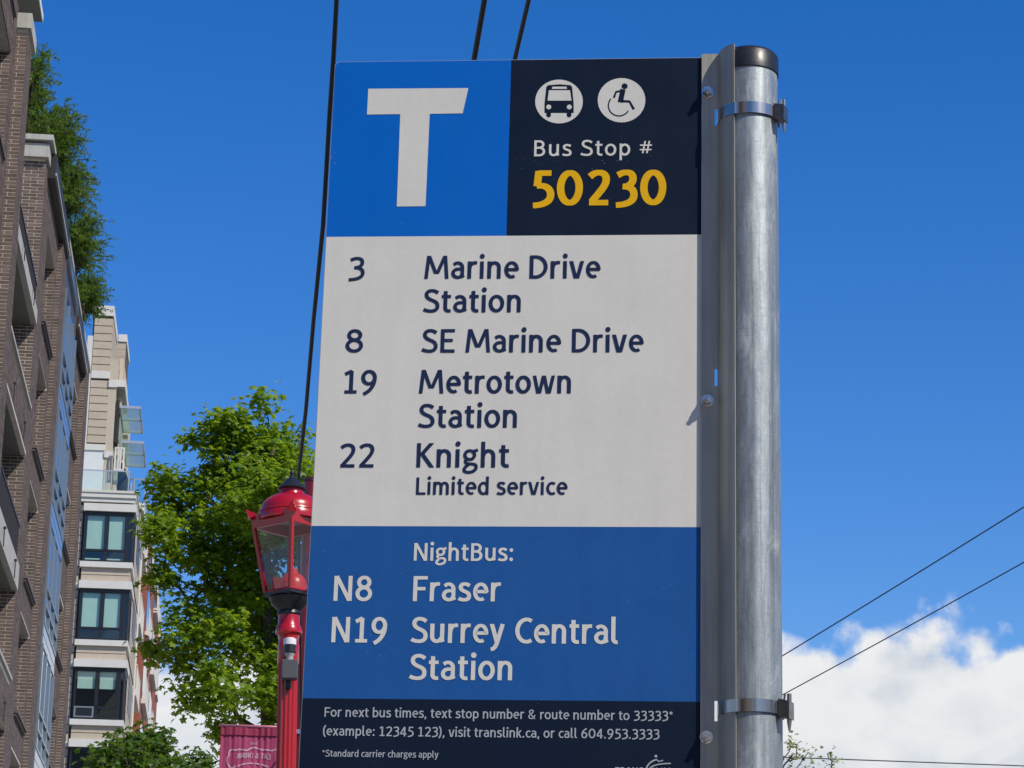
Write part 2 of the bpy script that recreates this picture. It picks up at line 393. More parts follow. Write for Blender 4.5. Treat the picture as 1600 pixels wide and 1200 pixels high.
# ------------------------------------------------------------------ bus stop sign
ex = Vector((0.9963675140870616, -0.08459023451828486, -0.009811681614821226))
ey = Vector((0.08431227372454064, 0.9961017902834838, -0.025935764755192787))
ez = Vector((0.011967346045267797, 0.025014308269071417, 0.9996154595695551))
PR = Vector((0.24254861038000658, 3.3298789723745, EYE - 0.08623044135792814))   # right edge of the panel, eye level
def sg(px, py, Y=0.0):
    """place of the photograph -> coordinates in the panel's own plane (X from its right edge, Z from eye level)"""
    d = ray(px, py); o = PR + ey * Y - Vector((0, 0, EYE)); t = o.dot(ey) / d.dot(ey); q = d * t - (PR - Vector((0, 0, EYE)))
    return q.dot(ex), q.dot(ez)
XC = sg(1172.5, 640)[0]                        # pole axis
ZB = -(PR.z + 0.0) / ez.z                       # ground level along the pole
base = PR + ex * XC + ez * ZB
SM = Matrix((ex, ey, ez)).transposed().to_4x4(); SM.translation = base
sign = thing('bus_stop_sign', SM, 'tall blue, white and navy bus stop sign numbered 50230 clamped to a galvanized pole', 'bus stop sign')
def Lx(x, y, z): return (x - XC, y, z - ZB)    # panel-plane coordinates -> the sign's own
def on(px, py, Y): x, z = sg(px, py); return Lx(x, Y, z)

def sign_mat(name, color, rough=.45, spec=.16, mott=.05):
    m = bpy.data.materials.new(name); m.use_nodes = True; t = NT(m.node_tree); b = t.n['Principled BSDF']
    co = t.new('ShaderNodeTexCoord').outputs['Object']
    n = t.noise(co, 9, 5, .65); n2 = t.noise(co, 120, 3, .6)
    f = t.math('MULTIPLY', t.mapr(n, .3, .7, 1 - mott, 1 + mott), t.mapr(n2, .3, .7, 1 - mott * .6, 1 + mott * .6))
    n3 = t.noise(t.mapping(co, (14, 14, .8)), 3.0, 4, .65)
    f = t.math('MULTIPLY', f, t.mapr(n3, .42, .75, 1.0, 1 - mott * 1.1))
    # small pale scratches and grit
    gr = t.mapr(t.noise(co, 300, 2, .5), .70, .74)
    gr = t.math('MULTIPLY', gr, t.mapr(t.noise(t.mapping(co, (1, 1, 1), (3, 1, 7)), 14, 2, .5), .56, .66))
    sc_ = t.new('ShaderNodeVectorMath', operation='SCALE'); sc_.inputs[0].default_value = color; t.link(f, sc_.inputs['Scale'])
    t.link(t.mix(t.math('MULTIPLY', gr, .35), sc_.outputs[0], (.6, .62, .62)), b.inputs['Base Color'])
    b.inputs['Roughness'].default_value = rough; b.inputs['Specular IOR Level'].default_value = spec
    t.link(t.mapr(t.noise(co, 5, 4, .6), .3, .7, rough - .08, rough + .1), b.inputs['Roughness'])
    bn = t.new('ShaderNodeBump'); bn.inputs['Strength'].default_value = .06; bn.inputs['Distance'].default_value = .002
    t.link(t.noise(co, 60, 3, .6), bn.inputs['Height']); t.link(bn.outputs[0], b.inputs['Normal'])
    return m
WHITE = sign_mat('sign_white', (.67, .65, .585), mott=.035); TBLUE = sign_mat('sign_bright_blue', (.0, .125, .52), mott=.03)
NBLUE = sign_mat('sign_mid_blue', (.014, .095, .31), mott=.06); NAVY = sign_mat('sign_navy', (.0045, .0125, .03), mott=.1)
INK = sign_mat('sign_ink', (.014, .027, .075)); YEL = sign_mat('sign_yellow', (.78, .43, .005)); PALE = sign_mat('sign_pale_print', (.40, .43, .46))
ALU = mat('aluminium_edge', (.62, .63, .64), .4, .8, var=.08)

xl0, z0_ = sg(524.5, 97); xR, _ = sg(1093, 91); zt = sg(800, 94)[1]
xl = (sg(510, 370)[0] + sg(473, 1091)[0] + sg(524.5, 300)[0] * 0) / 2
zb1 = (sg(510, 370)[1] + sg(1092, 367)[1]) / 2; zb2 = (sg(487, 822.5)[1] + sg(1091, 823)[1]) / 2
zb3 = (sg(473, 1091.5)[1] + sg(1090, 1096)[1]) / 2; zb4 = zb3 - .165
xsp = (sg(798.5, 96)[0] + sg(791.5, 367)[0]) / 2; XRR = sg(1103, 600)[0]
def rect_sheet(x0, x1, za, zb, Y, round_tl=0, round_bl=0):
    pts = [(x1, za), (x1, zb)]
    if round_tl: pts += [(x0 + round_tl + round_tl * math.cos(a), zb - round_tl + round_tl * math.sin(a)) for a in [R_(90 + 9 * i) for i in range(11)]]
    else: pts += [(x0, zb)]
    if round_bl: pts += [(x0 + round_bl + round_bl * math.cos(a), za + round_bl + round_bl * math.sin(a)) for a in [R_(180 + 9 * i) for i in range(11)]]
    else: pts += [(x0, za)]
    return pts
def prism(mb, pts, Y0, Y1):
    n = len(pts); vs = [Lx(x, Y0, z) for x, z in pts] + [Lx(x, Y1, z) for x, z in pts]
    mb.add(vs, [tuple(range(n)), tuple(range(2 * n - 1, n - 1, -1))] + [(i, n + i, n + (i + 1) % n, (i + 1) % n) for i in range(n)]); return mb
panel = prism(MB(), rect_sheet(xl - .0008, XRR, zb4, zt + .0008, 0, .008, .008), 0.0, .0035).build('panel', ALU, sign)
def field(pts, m):
    f = MB(); n = len(pts); f.add([Lx(x, -.0004, z) for x, z in pts], [tuple(range(n))]); return f.build('colour_field', m, panel)
field(rect_sheet(xl, xsp, zb1, zt, 0, .0075), TBLUE); field(rect_sheet(xsp, XRR, zb1, zt, 0), NAVY)
field(rect_sheet(xl, XRR, zb2, zb1, 0), WHITE); field(rect_sheet(xl, XRR, zb3, zb2, 0), NBLUE)
field(rect_sheet(xl, XRR, zb4, zb3, 0, 0, .0075), NAVY)

YT = -.0009
def line(body, x0, x1, y0, y1, cap, m, wt=16, track=3):
    """x0/x1 ink ends, y0/y1 baseline heights at both ends, cap height: as measured on the photograph"""
    a = sg(x0, y0); b = sg(x1, y1); c = sg(x0, y0 - cap)[1] - a[1]
    mb = MB(); text_mesh(mb, body, lambda u, v, k: Lx(a[0] + (b[0] - a[0]) * u, YT - k, a[1] + (b[1] - a[1]) * u + v * c), wt, track=track, asp=(x1 - x0) / cap * 100)
    return mb.build('lettering', m, panel)
line('Bus Stop #', 834.5, 1018.5, 244.7, 243.2, 25.0, WHITE, 15, 7)
line('50230', 832.5, 1041, 321, 320, 53.5, YEL, 22, 4)
W1 = 16.8
line('3', 545, 569.5, 437, 437, 35, INK, W1); line('Marine Drive', 663, 938.5, 436, 435.2, 36, INK, W1); line('Station', 660.5, 813.5, 488.6, 488.2, 36.3, INK, W1)
line('8', 539.5, 567, 551, 551, 36, INK, W1); line('SE Marine Drive', 658, 1006, 551.2, 550.6, 36.5, INK, W1)
line('19', 537, 588, 615, 615, 36.5, INK, W1); line('Metrotown', 654.5, 892, 615.2, 615, 37, INK, W1)
line('Station', 652.5, 807.5, 668.7, 668.6, 37.2, INK, W1)
line('22', 530.5, 584, 730.6, 730.6, 37.2, INK, W1); line('Knight', 650.5, 795.5, 730.6, 730.8, 38, INK, W1)
line('Limited service', 650, 887, 773.2, 773.6, 27, INK, W1)
line('NightBus:', 646.5, 801.5, 876.3, 877, 27.5, WHITE, 16.5)
line('N8', 521, 581, 939, 939.3, 39, WHITE, W1); line('Fraser', 645, 782, 939.5, 940, 39, WHITE, W1)
line('N19', 517.5, 604, 1003.7, 1004.3, 39.5, WHITE, W1); line('Surrey Central', 641, 965.5, 1004.5, 1006.5, 40, WHITE, W1)
line('Station', 638.5, 800, 1062.3, 1063.2, 40, WHITE, W1)
line('For next bus times, text stop number & route number to 33333*', 507, 1051, 1120, 1126.3, 14.8, PALE, 14.5)
line('(example: 12345 123), visit translink.ca, or call 604.953.3333', 504.5, 1030.5, 1149.3, 1155, 15, PALE, 14.5)
line('*Standard carrier charges apply', 503.5, 685, 1182.3, 1184.5, 10.6, PALE, 14)
line('TRANS', 961, 1006, 1211, 1211.5, 12, PALE, 20); line('LINK', 1010, 1048, 1211.5, 1212, 12, PALE, 14)
# big T
Tp = [(575.5, 139), (732, 138), (723, 177.5), (671.5, 178.2), (665, 322.5), (620, 323), (625.5, 178.7), (573.5, 179.3)]
mb = MB(); n = len(Tp); V = [on(x, y, YT) for x, y in Tp]; mb.add(V, [(0, 1, 2, 3, 6, 7), (3, 4, 5, 6)]); mb.build('letter_mark', WHITE, panel)
# round pictograms
def disc(mb, cx, cy, rx, ry, Y, mi=0, n=40): mb.add([on(cx + rx * math.cos(2 * pi * i / n), cy + ry * math.sin(2 * pi * i / n), Y) for i in range(n)], [tuple(range(n))], mi)
def z4(x, y): return 800 + x / 4.137, 90 + y / 4.137
def poly4(mb, pts, Y, mi=0): mb.add([on(*z4(x, y), Y) for x, y in pts], [tuple(range(len(pts)))], mi)
def stroke4(mb, pts, wd, Y, mi=0, zoom=z4):
    L = []; Rr = []
    for i, p in enumerate(pts):
        a = pts[max(i - 1, 0)]; b = pts[min(i + 1, len(pts) - 1)]; dx, dy = b[0] - a[0], b[1] - a[1]; l = math.hypot(dx, dy); h = wd / 2
        L.append((p[0] - dy / l * h, p[1] + dx / l * h)); Rr.append((p[0] + dy / l * h, p[1] - dx / l * h))
    n = len(L); mb.add([on(*zoom(*q), Y) for q in L + Rr], [(i, i + 1, n + i + 1, n + i) for i in range(n - 1)], mi)
def disc4(mb, x, y, r, Y, mi=0, k=.95): X, Yy = z4(x, y); disc(mb, X, Yy, r / 4.137, r / 4.137 * k, Y, mi, 20)
ic = MB(); disc(ic, 873.5, 159.0, 37.2, 34.2, YT)
poly4(ic, [(210, 360), (210, 300), (222, 192), (234, 180), (306, 174), (378, 180), (389, 192), (399, 300), (399, 360)], YT - 1e-4, 1)
poly4(ic, [(230, 280), (239, 213), (375, 213), (385, 280)], YT - 2e-4); poly4(ic, [(258, 204), (262, 190), (352, 190), (356, 204)], YT - 2e-4)
for x in (238, 371): disc4(ic, x, 321, 16, YT - 2e-4)
for x in (222, 354): poly4(ic, [(x, 378), (x, 355), (x + 30, 355), (x + 30, 378), (x + 22, 388), (x + 8, 388)], YT - 1.5e-4, 1)
ic.build('bus_pictogram', [WHITE, NAVY], panel)
ic = MB(); disc(ic, 971.2, 157.0, 37.2, 34.6, YT); disc4(ic, 728, 187, 20, YT - 1e-4, 1)
stroke4(ic, [(658, 262), (673, 224), (722, 213)], 14, YT - 1.2e-4, 1); stroke4(ic, [(718, 206), (700, 292)], 34, YT - 1.4e-4, 1)
stroke4(ic, [(688, 282), (760, 286), (786, 334)], 17, YT - 1.6e-4, 1); disc4(ic, 785, 330, 9, YT - 1.8e-4, 1)
stroke4(ic, [(692 + 69 * math.cos(R_(t)), 312 - 67 * math.sin(R_(t))) for t in range(138, 338, 8)], 8.5, YT - 2e-4, 1)
ic.build('wheelchair_pictogram', [WHITE, NAVY], panel)
zz = lambda x, y: (780 + x / 4.85, 1080 + y / 4.85)
ic = MB(); X, Y_ = zz(1188, 493); disc(ic, X, Y_, 2.2, 2.2, YT, 0, 14)
stroke4(ic, bez((1112, 590), (1130, 545), (1165, 522), (1195, 520)), 11, YT, 0, zz)
stroke4(ic, [(1192, 518), (1208, 534), (1242, 525)], 8, YT - 1e-4, 0, zz)
stroke4(ic, bez((1135, 592), (1160, 560), (1210, 550), (1300, 548)), 9, YT - 2e-4, 0, zz)
ic.build('swoosh_logo', PALE, panel)

# pole, cap, bracket, bands
def galv():
    m = bpy.data.materials.new('galvanized_steel'); m.use_nodes = True; t = NT(m.node_tree); b = t.n['Principled BSDF']
    co = t.new('ShaderNodeTexCoord').outputs['Object']
    s1 = t.noise(t.mapping(co, (1, 1, .16)), 85, 6, .7, .4); s2 = t.noise(t.mapping(co, (1.2, 1.2, .06)), 70, 3, .6)
    wht = t.mapr(t.noise(t.mapping(co, (1, 1, .35), (5, 2, 1)), 34, 7, .75, .6), .53, .68)
    c = t.mix(t.mapr(s1, .3, .7), (.22, .25, .255), (.43, .465, .465)); c = t.mix(t.math('MULTIPLY', wht, .32), c, (.66, .70, .71))
    ln = t.noise(t.mapping(co, (1, 1, .012)), 130, 3, .6)
    c = t.mix(t.mapr(ln, .50, .72, 0, .55), c, (.13, .125, .115)); c = t.mix(t.mapr(ln, .30, .36, .45, 0), c, (.6, .62, .62))
    c = t.mix(t.mapr(t.noise(co, 520, 2, .5), .66, .72, 0, .6), c, (.72, .75, .75)); c = t.mix(t.mapr(t.noise(t.mapping(co, (.25, .25, 1.6)), 260, 3, .6), .58, .70, 0, .35), c, (.16, .18, .19))
    t.link(c, b.inputs['Base Color']); t.link(t.mapr(wht, 0, 1, .62, .35), b.inputs['Metallic'])
    t.link(t.math('ADD', t.mapr(s2, .3, .7, .42, .60), t.math('MULTIPLY', wht, .2)), b.inputs['Roughness'])
    bn = t.new('ShaderNodeBump'); bn.inputs['Strength'].default_value = .35; bn.inputs['Distance'].default_value = .0015
    t.link(t.math('ADD', t.noise(t.mapping(co, (1, 1, .4)), 95, 4, .6), t.math('MULTIPLY', s2, .8)), bn.inputs['Height']); t.link(bn.outputs[0], b.inputs['Normal'])
    return m
GALV = galv()
def brushed(name, base, rough, metal=.85):
    m = bpy.data.materials.new(name); m.use_nodes = True; t = NT(m.node_tree); b = t.n['Principled BSDF']
    co = t.new('ShaderNodeTexCoord').outputs['Object']
    n = t.noise(t.mapping(co, (1, 1, .03)), 120, 4, .6); n2 = t.noise(t.mapping(co, (1, 1, .5)), 12, 5, .6)
    f = t.math('MULTIPLY', t.mapr(n, .3, .7, .85, 1.12), t.mapr(n2, .3, .7, .85, 1.12))
    s_ = t.new('ShaderNodeVectorMath', operation='SCALE'); s_.inputs[0].default_value = base; t.link(f, s_.inputs['Scale']); t.link(s_.outputs[0], b.inputs['Base Color'])
    b.inputs['Metallic'].default_value = metal; t.link(t.mapr(n, .3, .7, rough - .06, rough + .08), b.inputs['Roughness'])
    return m
BRK = brushed('bracket_aluminium', (.38, .36, .295), .5, .3); STEEL = brushed('band_stainless', (.50, .47, .41), .24, .95)
RP = abs(sg(1219, 640)[0] - XC); ZT = sg(1172, 100)[1]
pr = [(RP, 0.0), (RP, ZT - ZB - .004)]
MB().lathe([(RP, i * (ZT - ZB - .018) / 30) for i in range(31)], 0, 0, 64).build('pole', GALV, sign, True, 40)
ztop = sg(1175, 70, -RP * .9)[1] - ZB
# cap
MB().lathe([(RP + .0006, ztop - .034), (RP + .0018, ztop - .0335), (RP + .0018, ztop - .007), (RP - .002, ztop - .0015), (RP - .008, ztop), (.0005, ztop + .0008)], 0, 0, 64).build(
    'pole_cap', mat('black_plastic_cap', (.018, .018, .019), .38, var=.25, vscale=30, bump=.05, bscale=60), sign, True, 50)
# bracket: flat plate with slots, bend, quarter round hugging the pole
bz0 = zb4 - ZB + .0; bz1 = sg(1110, 86.5)[1] - ZB
xa = sg(1095.5, 640)[0] - XC; xb = sg(1116.5, 640)[0] - XC; xc_ = sg(1121, 640)[0] - XC; xd = -RP - .0012
slots = []
for (ya, yb) in ((172, 198), (578, 605), (1096, 1128)): slots.append((sg(1118, yb)[1] - ZB, sg(1118, ya)[1] - ZB))
slots.sort(); YP0, YP1 = -.0048, -.0026
bk = MB(); bk.box(xa, xb, YP0, YP1, bz0, bz1)
zprev = bz0
for (sa, sb) in slots + [(bz1, bz1)]:
    if sa > zprev: bk.box(xb, xc_, YP0, YP1, zprev, sa)
    zprev = sb
bk.box(xc_, xd, YP0, YP1, bz0, bz1)
RB = RP + .0008; th = .0022; n = 16; av = [R_(180 + 4.5) + (R_(241) - R_(184.5)) * i / n for i in range(n + 1)]
vs = []; 
for zz_ in (bz0, bz1):
    for a in av: vs.append((RB * math.cos(a), RB * math.sin(a), zz_))
    for a in av: vs.append(((RB + th) * math.cos(a), (RB + th) * math.sin(a), zz_))
N = n + 1; fs = []
for i in range(n):
    fs += [(N + i, N + i + 1, 3 * N + i + 1, 3 * N + i), (i + 1, i, 2 * N + i, 2 * N + i + 1), (2 * N + i, 3 * N + i, 3 * N + i + 1, 2 * N + i + 1), (i, i + 1, N + i + 1, N + i)]
fs += [(n, N + n, 3 * N + n, 2 * N + n)][:1]
fs = [f for f in fs]; fs[-1] = (n, 2 * N + n, 3 * N + n, N + n)
bk.add(vs, fs)
bk.build('bracket', BRK, sign, True, 30)
# bands
def band(yc, tilt=0):
    zc = sg(1172, yc, -RB)[1] - ZB; hb = .0085
    mb = MB(); a0, a1, n = R_(183), R_(345), 40; vs = []; fs = []
    for i in range(n + 1):
        t = a0 + (a1 - a0) * i / n; ro = RB + th + .0006 if t < R_(243) else RB + .0012 + (th if t < R_(247) else 0)
        for (r, z) in ((ro, zc - hb), (ro + .0012, zc - hb), (ro + .0012, zc + hb), (ro, zc + hb)): vs.append((r * math.cos(t), r * math.sin(t), z))
    for i in range(n):
        for k in range(4): fs.append((i * 4 + k, (i + 1) * 4 + k, (i + 1) * 4 + (k + 1) % 4, i * 4 + (k + 1) % 4))
    fs.append((0, 1, 2, 3)); mb.add(vs, fs)
    # back half of the band behind the pole
    vs = []; fs = []; b0, b1 = R_(-15), R_(183)
    for i in range(n + 1):
        t = b0 + (b1 - b0) * i / n
        for (r, z) in ((RB + .0012, zc - hb), (RB + .0024, zc - hb), (RB + .0024, zc + hb), (RB + .0012, zc + hb)): vs.append((r * math.cos(t), r * math.sin(t), z))
    for i in range(n):
        for k in range(4): fs.append((i * 4 + k, (i + 1) * 4 + k, (i + 1) * 4 + (k + 1) % 4, i * 4 + (k + 1) % 4))
    mb.add(vs, fs)
    bo = mb.build('steel_band', STEEL, sign, True, 40)
    t = R_(-22); c = Vector((math.cos(t), math.sin(t), 0)); q = Vector((-math.sin(t), math.cos(t), 0)); ctr = c * (RB + .008)
    hs = MB(); V = []
    for sx in (-.0070, .0082):
        for sq in (-.014, .004):
            for sz in (-.0115, .0115):
                V.append(tuple(ctr + c * sx + q * sq + Vector((0, 0, zc + sz + (-.004 if sx > 0 else 0)))))
    hs.add(V, [(0, 1, 3, 2), (4, 6, 7, 5), (0, 4, 5, 1), (2, 3, 7, 6), (0, 2, 6, 4), (1, 5, 7, 3)])
    hs.build('clamp_housing', mat('dark_steel', (.26, .24, .20), .3, .9, var=.3, vscale=80), bo)
    sw = MB(); p0 = ctr + c * .004 - q * .002 + Vector((0, 0, zc - .030)); p1 = ctr + c * .004 - q * .002 + Vector((0, 0, zc + .019))
    sw.tube([p0, p0 + Vector((0, 0, .012)), p1], [.0014, .0034, .0034], 10)
    sw.tube([ctr - q * .010 + Vector((0, 0, zc + .010)), ctr - q * .010 + c * .001 + Vector((0, 0, zc + .0175))], .0018, 6)
    sw.build('clamp_screw', STEEL, bo, True, 40)
band(167.5); band(1101.5)
# nuts with washers and bolt ends
for (px, py) in ((1106, 147), (1105.5, 628), (1104, 1153)):
    X, Z = sg(px, py); X -= XC; Z -= ZB; h = MB()
    def ring(r, y0, y1, n, a0=0):
        vs = [(X + r * math.cos(a0 + 2 * pi * i / n), y0, Z + r * math.sin(a0 + 2 * pi * i / n)) for i in range(n)] + [(X + r * .86 * math.cos(a0 + 2 * pi * i / n) if n < 10 else X + r * math.cos(a0 + 2 * pi * i / n), y1, Z + (r * .86 if n < 10 else r) * math.sin(a0 + 2 * pi * i / n)) for i in range(n)]
        h.add(vs, [tuple(n + i for i in range(n))] + [(i, (i + 1) % n, n + (i + 1) % n, n + i) for i in range(n)])
    ring(.0088, YP0, YP0 - .0012, 24); ring(.0078, YP0 - .0012, YP0 - .0085, 6, .3); ring(.0052, YP0 - .0085, YP0 - .0105, 18); ring(.0034, YP0 - .0105, YP0 - .0145, 14)
    nut = h.build('lock_nut', mat('bright_zinc', (.66, .62, .58), .24, 1.0, var=.35, vscale=300), sign, False)
#REST
# ------------------------------------------------------------------ brick building
FLOOR = 2.82
ZSOF = 18.22; ROOF = 22.4
MORT = mat('mortar', (.60, .55, .47), .9, var=.15, vscale=6)
BRW = mat('brick_single', (.125, .089, .072), .85, var=.25, vscale=7, rand=.26, bump=.3, bscale=60)
BRS = mat('brick_many', (.125, .089, .072), .85, var=.25, vscale=7, rand=.26, bump=.3, bscale=60, island=True)
CONC = mat('pale_concrete', (.46, .45, .40), .85, var=.12, vscale=3, streak=.25)
SOFF = mat('painted_soffit', (.17, .17, .155), .8, var=.08, vscale=2)
DKM = mat('dark_bronze_metal', (.045, .038, .036), .45, .3)
WGL = mat('dark_window_glass', (.02, .025, .028), .06, spec=.8)
TEAL = mat('grey_green_frame', (.07, .095, .10), .4, .2)
BB = (-4.45, 45.5)                                   # street coordinates of the building's base
bb = thing('brick_building', street_frame(BB[0], BB[1]), 'brown brick apartment building with balconies and a glazed bay, filling the left edge', 'apartment building')
def bx(mb, a0, a1, s0, s1, z0, z1, mi=0): return mb.box(a0 - BB[0], a1 - BB[0], s0 - BB[1], s1 - BB[1], z0, z1, mi)
wall_mb = MB(); many = MB(); singles = []
BH, BL, JT, TK = .0615, .285, .0125, .0055
ZLO = 8.2
def brick(a0, a1, s0, s1, z0, z1, single): 
    if single: singles.append((a0, a1, s0, s1, z0, z1))
    else: bx(many, a0, a1, s0, s1, z0, z1)
def courses(za, zb):
    k = math.ceil((za - .002) / (BH + JT)); 
    while (k + 1) * (BH + JT) <= zb + .012: yield k, k * (BH + JT); k += 1
def bricks_run(u0, u1, k, jit=0):
    u = u0 - (BL + JT) * (.5 if k % 2 else 0)
    while u < u1 - .03:
        p, q = max(u, u0), min(u + BL, u1)
        if q - p > .03: yield p, q
        u += BL + JT
def inhole(p, q, z, holes):
    """pieces of [p,q] outside the openings at height z"""
    seg = [(p, q)]
    for (ha, hb, za, zb) in holes:
        if za - .02 < z + BH / 2 < zb + .02:
            n = []
            for (a, b) in seg:
                if b <= ha or a >= hb: n.append((a, b))
                else:
                    if a < ha - .03: n.append((a, ha))
                    if b > hb + .03: n.append((hb, b))
            seg = n
    return seg
def face_front(a0, a1, s, za, zb, single=False):
    """bricks on a face that looks back along the street (towards -s)"""
    for k, z in courses(max(za, ZLO), zb):
        for p, q in bricks_run(-a1, -a0, k): 
            j = random.uniform(0, .002); brick(-q, -p, s - TK + j, s + .01, z, z + BH, single)
def face_street(a, s0, s1, za, zb, holes=()):
    for k, z in courses(max(za, ZLO), zb):
        for p, q in bricks_run(s0, s1, k):
            for (c, d) in inhole(p, q, z, holes):
                j = random.uniform(0, .002); brick(a - .01, a + TK - j, c, d, z, z + BH, False)
def mass(a0, a1, s0, s1, z0, z1, holes=(), depth=.35):
    """wall block whose street face (a1) has openings"""
    if not holes: bx(wall_mb, a0, a1, s0, s1, z0, z1); return
    bx(wall_mb, a0, a1 - depth, s0, s1, z0, z1)
    ss = sorted({s0, s1} | {h[0] for h in holes} | {h[1] for h in holes}); 
    for c, d in zip(ss, ss[1:]):
        zs = z0
        hh = sorted([h for h in holes if h[0] < (c + d) / 2 < h[1]], key=lambda h: h[2])
        for h in hh: bx(wall_mb, a1 - depth, a1, c, d, zs, h[2]); zs = h[3]
        bx(wall_mb, a1 - depth, a1, c, d, zs, z1)
def window(a, s0, s1, z0, z1, panes=2):
    """aluminium window in a street-facing opening; glass plane at a"""
    f = MB(); t = .055
    bx(f, a - .04, a + .03, s0, s0 + t, z0, z1); bx(f, a - .04, a + .03, s1 - t, s1, z0, z1)
    bx(f, a - .04, a + .03, s0 + t, s1 - t, z0, z0 + t); bx(f, a - .04, a + .03, s0 + t, s1 - t, z1 - t, z1)
    for i in range(1, panes): c = s0 + (s1 - s0) * i / panes; bx(f, a - .04, a + .025, c - .03, c + .03, z0 + t, z1 - t)
    wo_ = f.build('window', TEAL, bb); gq = MB(); bx(gq, a - .012, a - .002, s0 + t * .5, s1 - t * .5, z0 + t * .5, z1 - t * .5); gq.build('pane', WGL, wo_)
    sl = MB(); bx(sl, a + .03, a + .335, s0 - .02, s1 + .04, z0 - .075, z0 - .005); bx(sl, a + .03, a + .30, s0 - .0, s1 + .0, z0 - .13, z0 - .09); sl.build('window_sill', mat('brown_sill', (.11, .085, .07), .6), bb)
# levels
def lv(k): return 18.9 - FLOOR * k                    # window-sill heights
# near pier (planes A0 / P0)
holes0 = [(41.2, 43.7, lv(k) - .02, lv(k) + 2.05) for k in range(-1, 5)]
mass(-7.5, -4.65, 38.0, 44.45, 0, ROOF + .9, holes0)
mass(-7.5, -4.45, 44.45, 45.5, 0, 21.75)
face_front(-4.65, -4.45, 44.45, 0, 21.7); face_street(-4.45, 44.45, 45.5, 0, 21.7); face_street(-4.65, 38.0, 44.45, 0, ROOF + .8, holes0)
for h in holes0: face_front(-4.95, -4.65, 43.7, h[2], h[3]); window(-4.93, 41.2, 43.7, h[2] + .02, h[3])
# recessed back wall behind the balconies and its end wall
mass(-9.0, -6.1, 45.5, 51.45, 0, ROOF)
mass(-9.0, -4.56, 51.45, 56.03, 0, ROOF, h1 := [(53.0, 55.6, lv(k) - .02, lv(k) + 2.03) for k in range(0, 5)])
face_front(-6.1, -4.56, 51.45, 0, ROOF - .5, True); face_street(-4.56, 51.45, 56.03, 0, ROOF - .12, h1)
for h in h1: face_front(-4.78, -4.56, 55.6, h[2], h[3]); window(-4.80, 53.0, 55.6, h[2] + .02, h[3])
mass(-9.0, -4.45, 56.03, 57.5, 0, ROOF); face_front(-4.56, -4.45, 56.03, 0, ROOF - .12); face_street(-4.45, 56.03, 57.5, 0, ROOF - .12)
# behind the glazed bay, then the far piers
mass(-9.0, -4.6, 57.5, 62.4, 0, ROOF)
mass(-9.0, -4.50, 61.75, 62.45, 0, ROOF); face_front(-4.6, -4.50, 61.75, 0, ROOF - .12); face_street(-4.50, 61.75, 62.45, 0, ROOF - .12)
h2 = [(63.3, 66.0, lv(k) + .45, lv(k) + 2.0) for k in range(0, 5)]
mass(-9.0, -4.59, 62.45, 66.55, 0, ROOF, h2); face_street(-4.59, 62.45, 66.55, 0, ROOF - .12, h2)
for h in h2: face_front(-4.81, -4.59, 66.0, h[2], h[3]); window(-4.83, 63.3, 66.0, h[2] + .02, h[3])
mass(-9.0, -4.45, 66.55, 68.0, 0, ROOF); face_front(-4.59, -4.45, 66.55, 0, ROOF - .12); face_street(-4.45, 66.55, 68.0, 0, ROOF - .12)
wall = wall_mb.build('wall', MORT, bb)
singles.sort(key=lambda b: abs(b[4] - 17.5)); cache = {}
for i, (a0, a1, s0, s1, z0, z1) in enumerate(singles):
    if i >= 300: bx(many, a0, a1, s0, s1, z0, z1); continue
    key = round(a1 - a0, 3)
    if key not in cache:
        o = MB().cbox(0, key, 0, TK + .008, 0, BH, .003).build('brick', BRW, wall); cache[key] = o.data
    else: o = bpy.data.objects.new('brick', cache[key]); sc.collection.objects.link(o); o.parent = wall
    o.location = (a0 - BB[0], s0 - BB[1], z0)
tag(many.build('brickwork', BRS, bb), kind='stuff')
# roof edge
cp = MB(); bx(cp, -9, -4.50, 51.30, 51.9, ROOF - .46, ROOF - .16); bx(cp, -9, -4.42, 51.22, 68.1, ROOF - .10, ROOF + .02); bx(cp, -9, -6.05, 45.5, 51.22, ROOF - .10, ROOF + .02)
cp.build('coping', CONC, bb)
for (s0_, s1_, a_) in ((52.0, 57.2, -4.36), (62.4, 66.5, -4.40)):
    lg = MB(); bx(lg, -4.56, a_ - .03, s0_, s1_, ROOF - .66, ROOF - .12); bx(lg, -4.56, a_ - .03, s0_, s1_, ROOF - .12, ROOF - .10, 0); lo_ = lg.build('ledge', DKM, bb)  # dark body colour stands in for the shade under the overhanging ledge
    lg = MB(); bx(lg, a_ - .03, a_, s0_, s1_, ROOF - .60, ROOF - .54); lg.build('ledge_edge', CONC, lo_)
c0 = MB(); bx(c0, -4.75, -4.38, 44.38, 45.6, 21.75, 22.05); c0.build('coping', CONC, bb)
ev = MB(); bx(ev, -6.5, -4.34, 37.5, 46.0, 22.62, 22.72); ev.build('roof_overhang', SOFF, bb); e2 = MB(); bx(e2, -4.34, -4.325, 37.5, 46.0, 22.62, 22.76); e2.build('roof_flashing', mat('white_flashing', (.8, .8, .78), .5), bb)
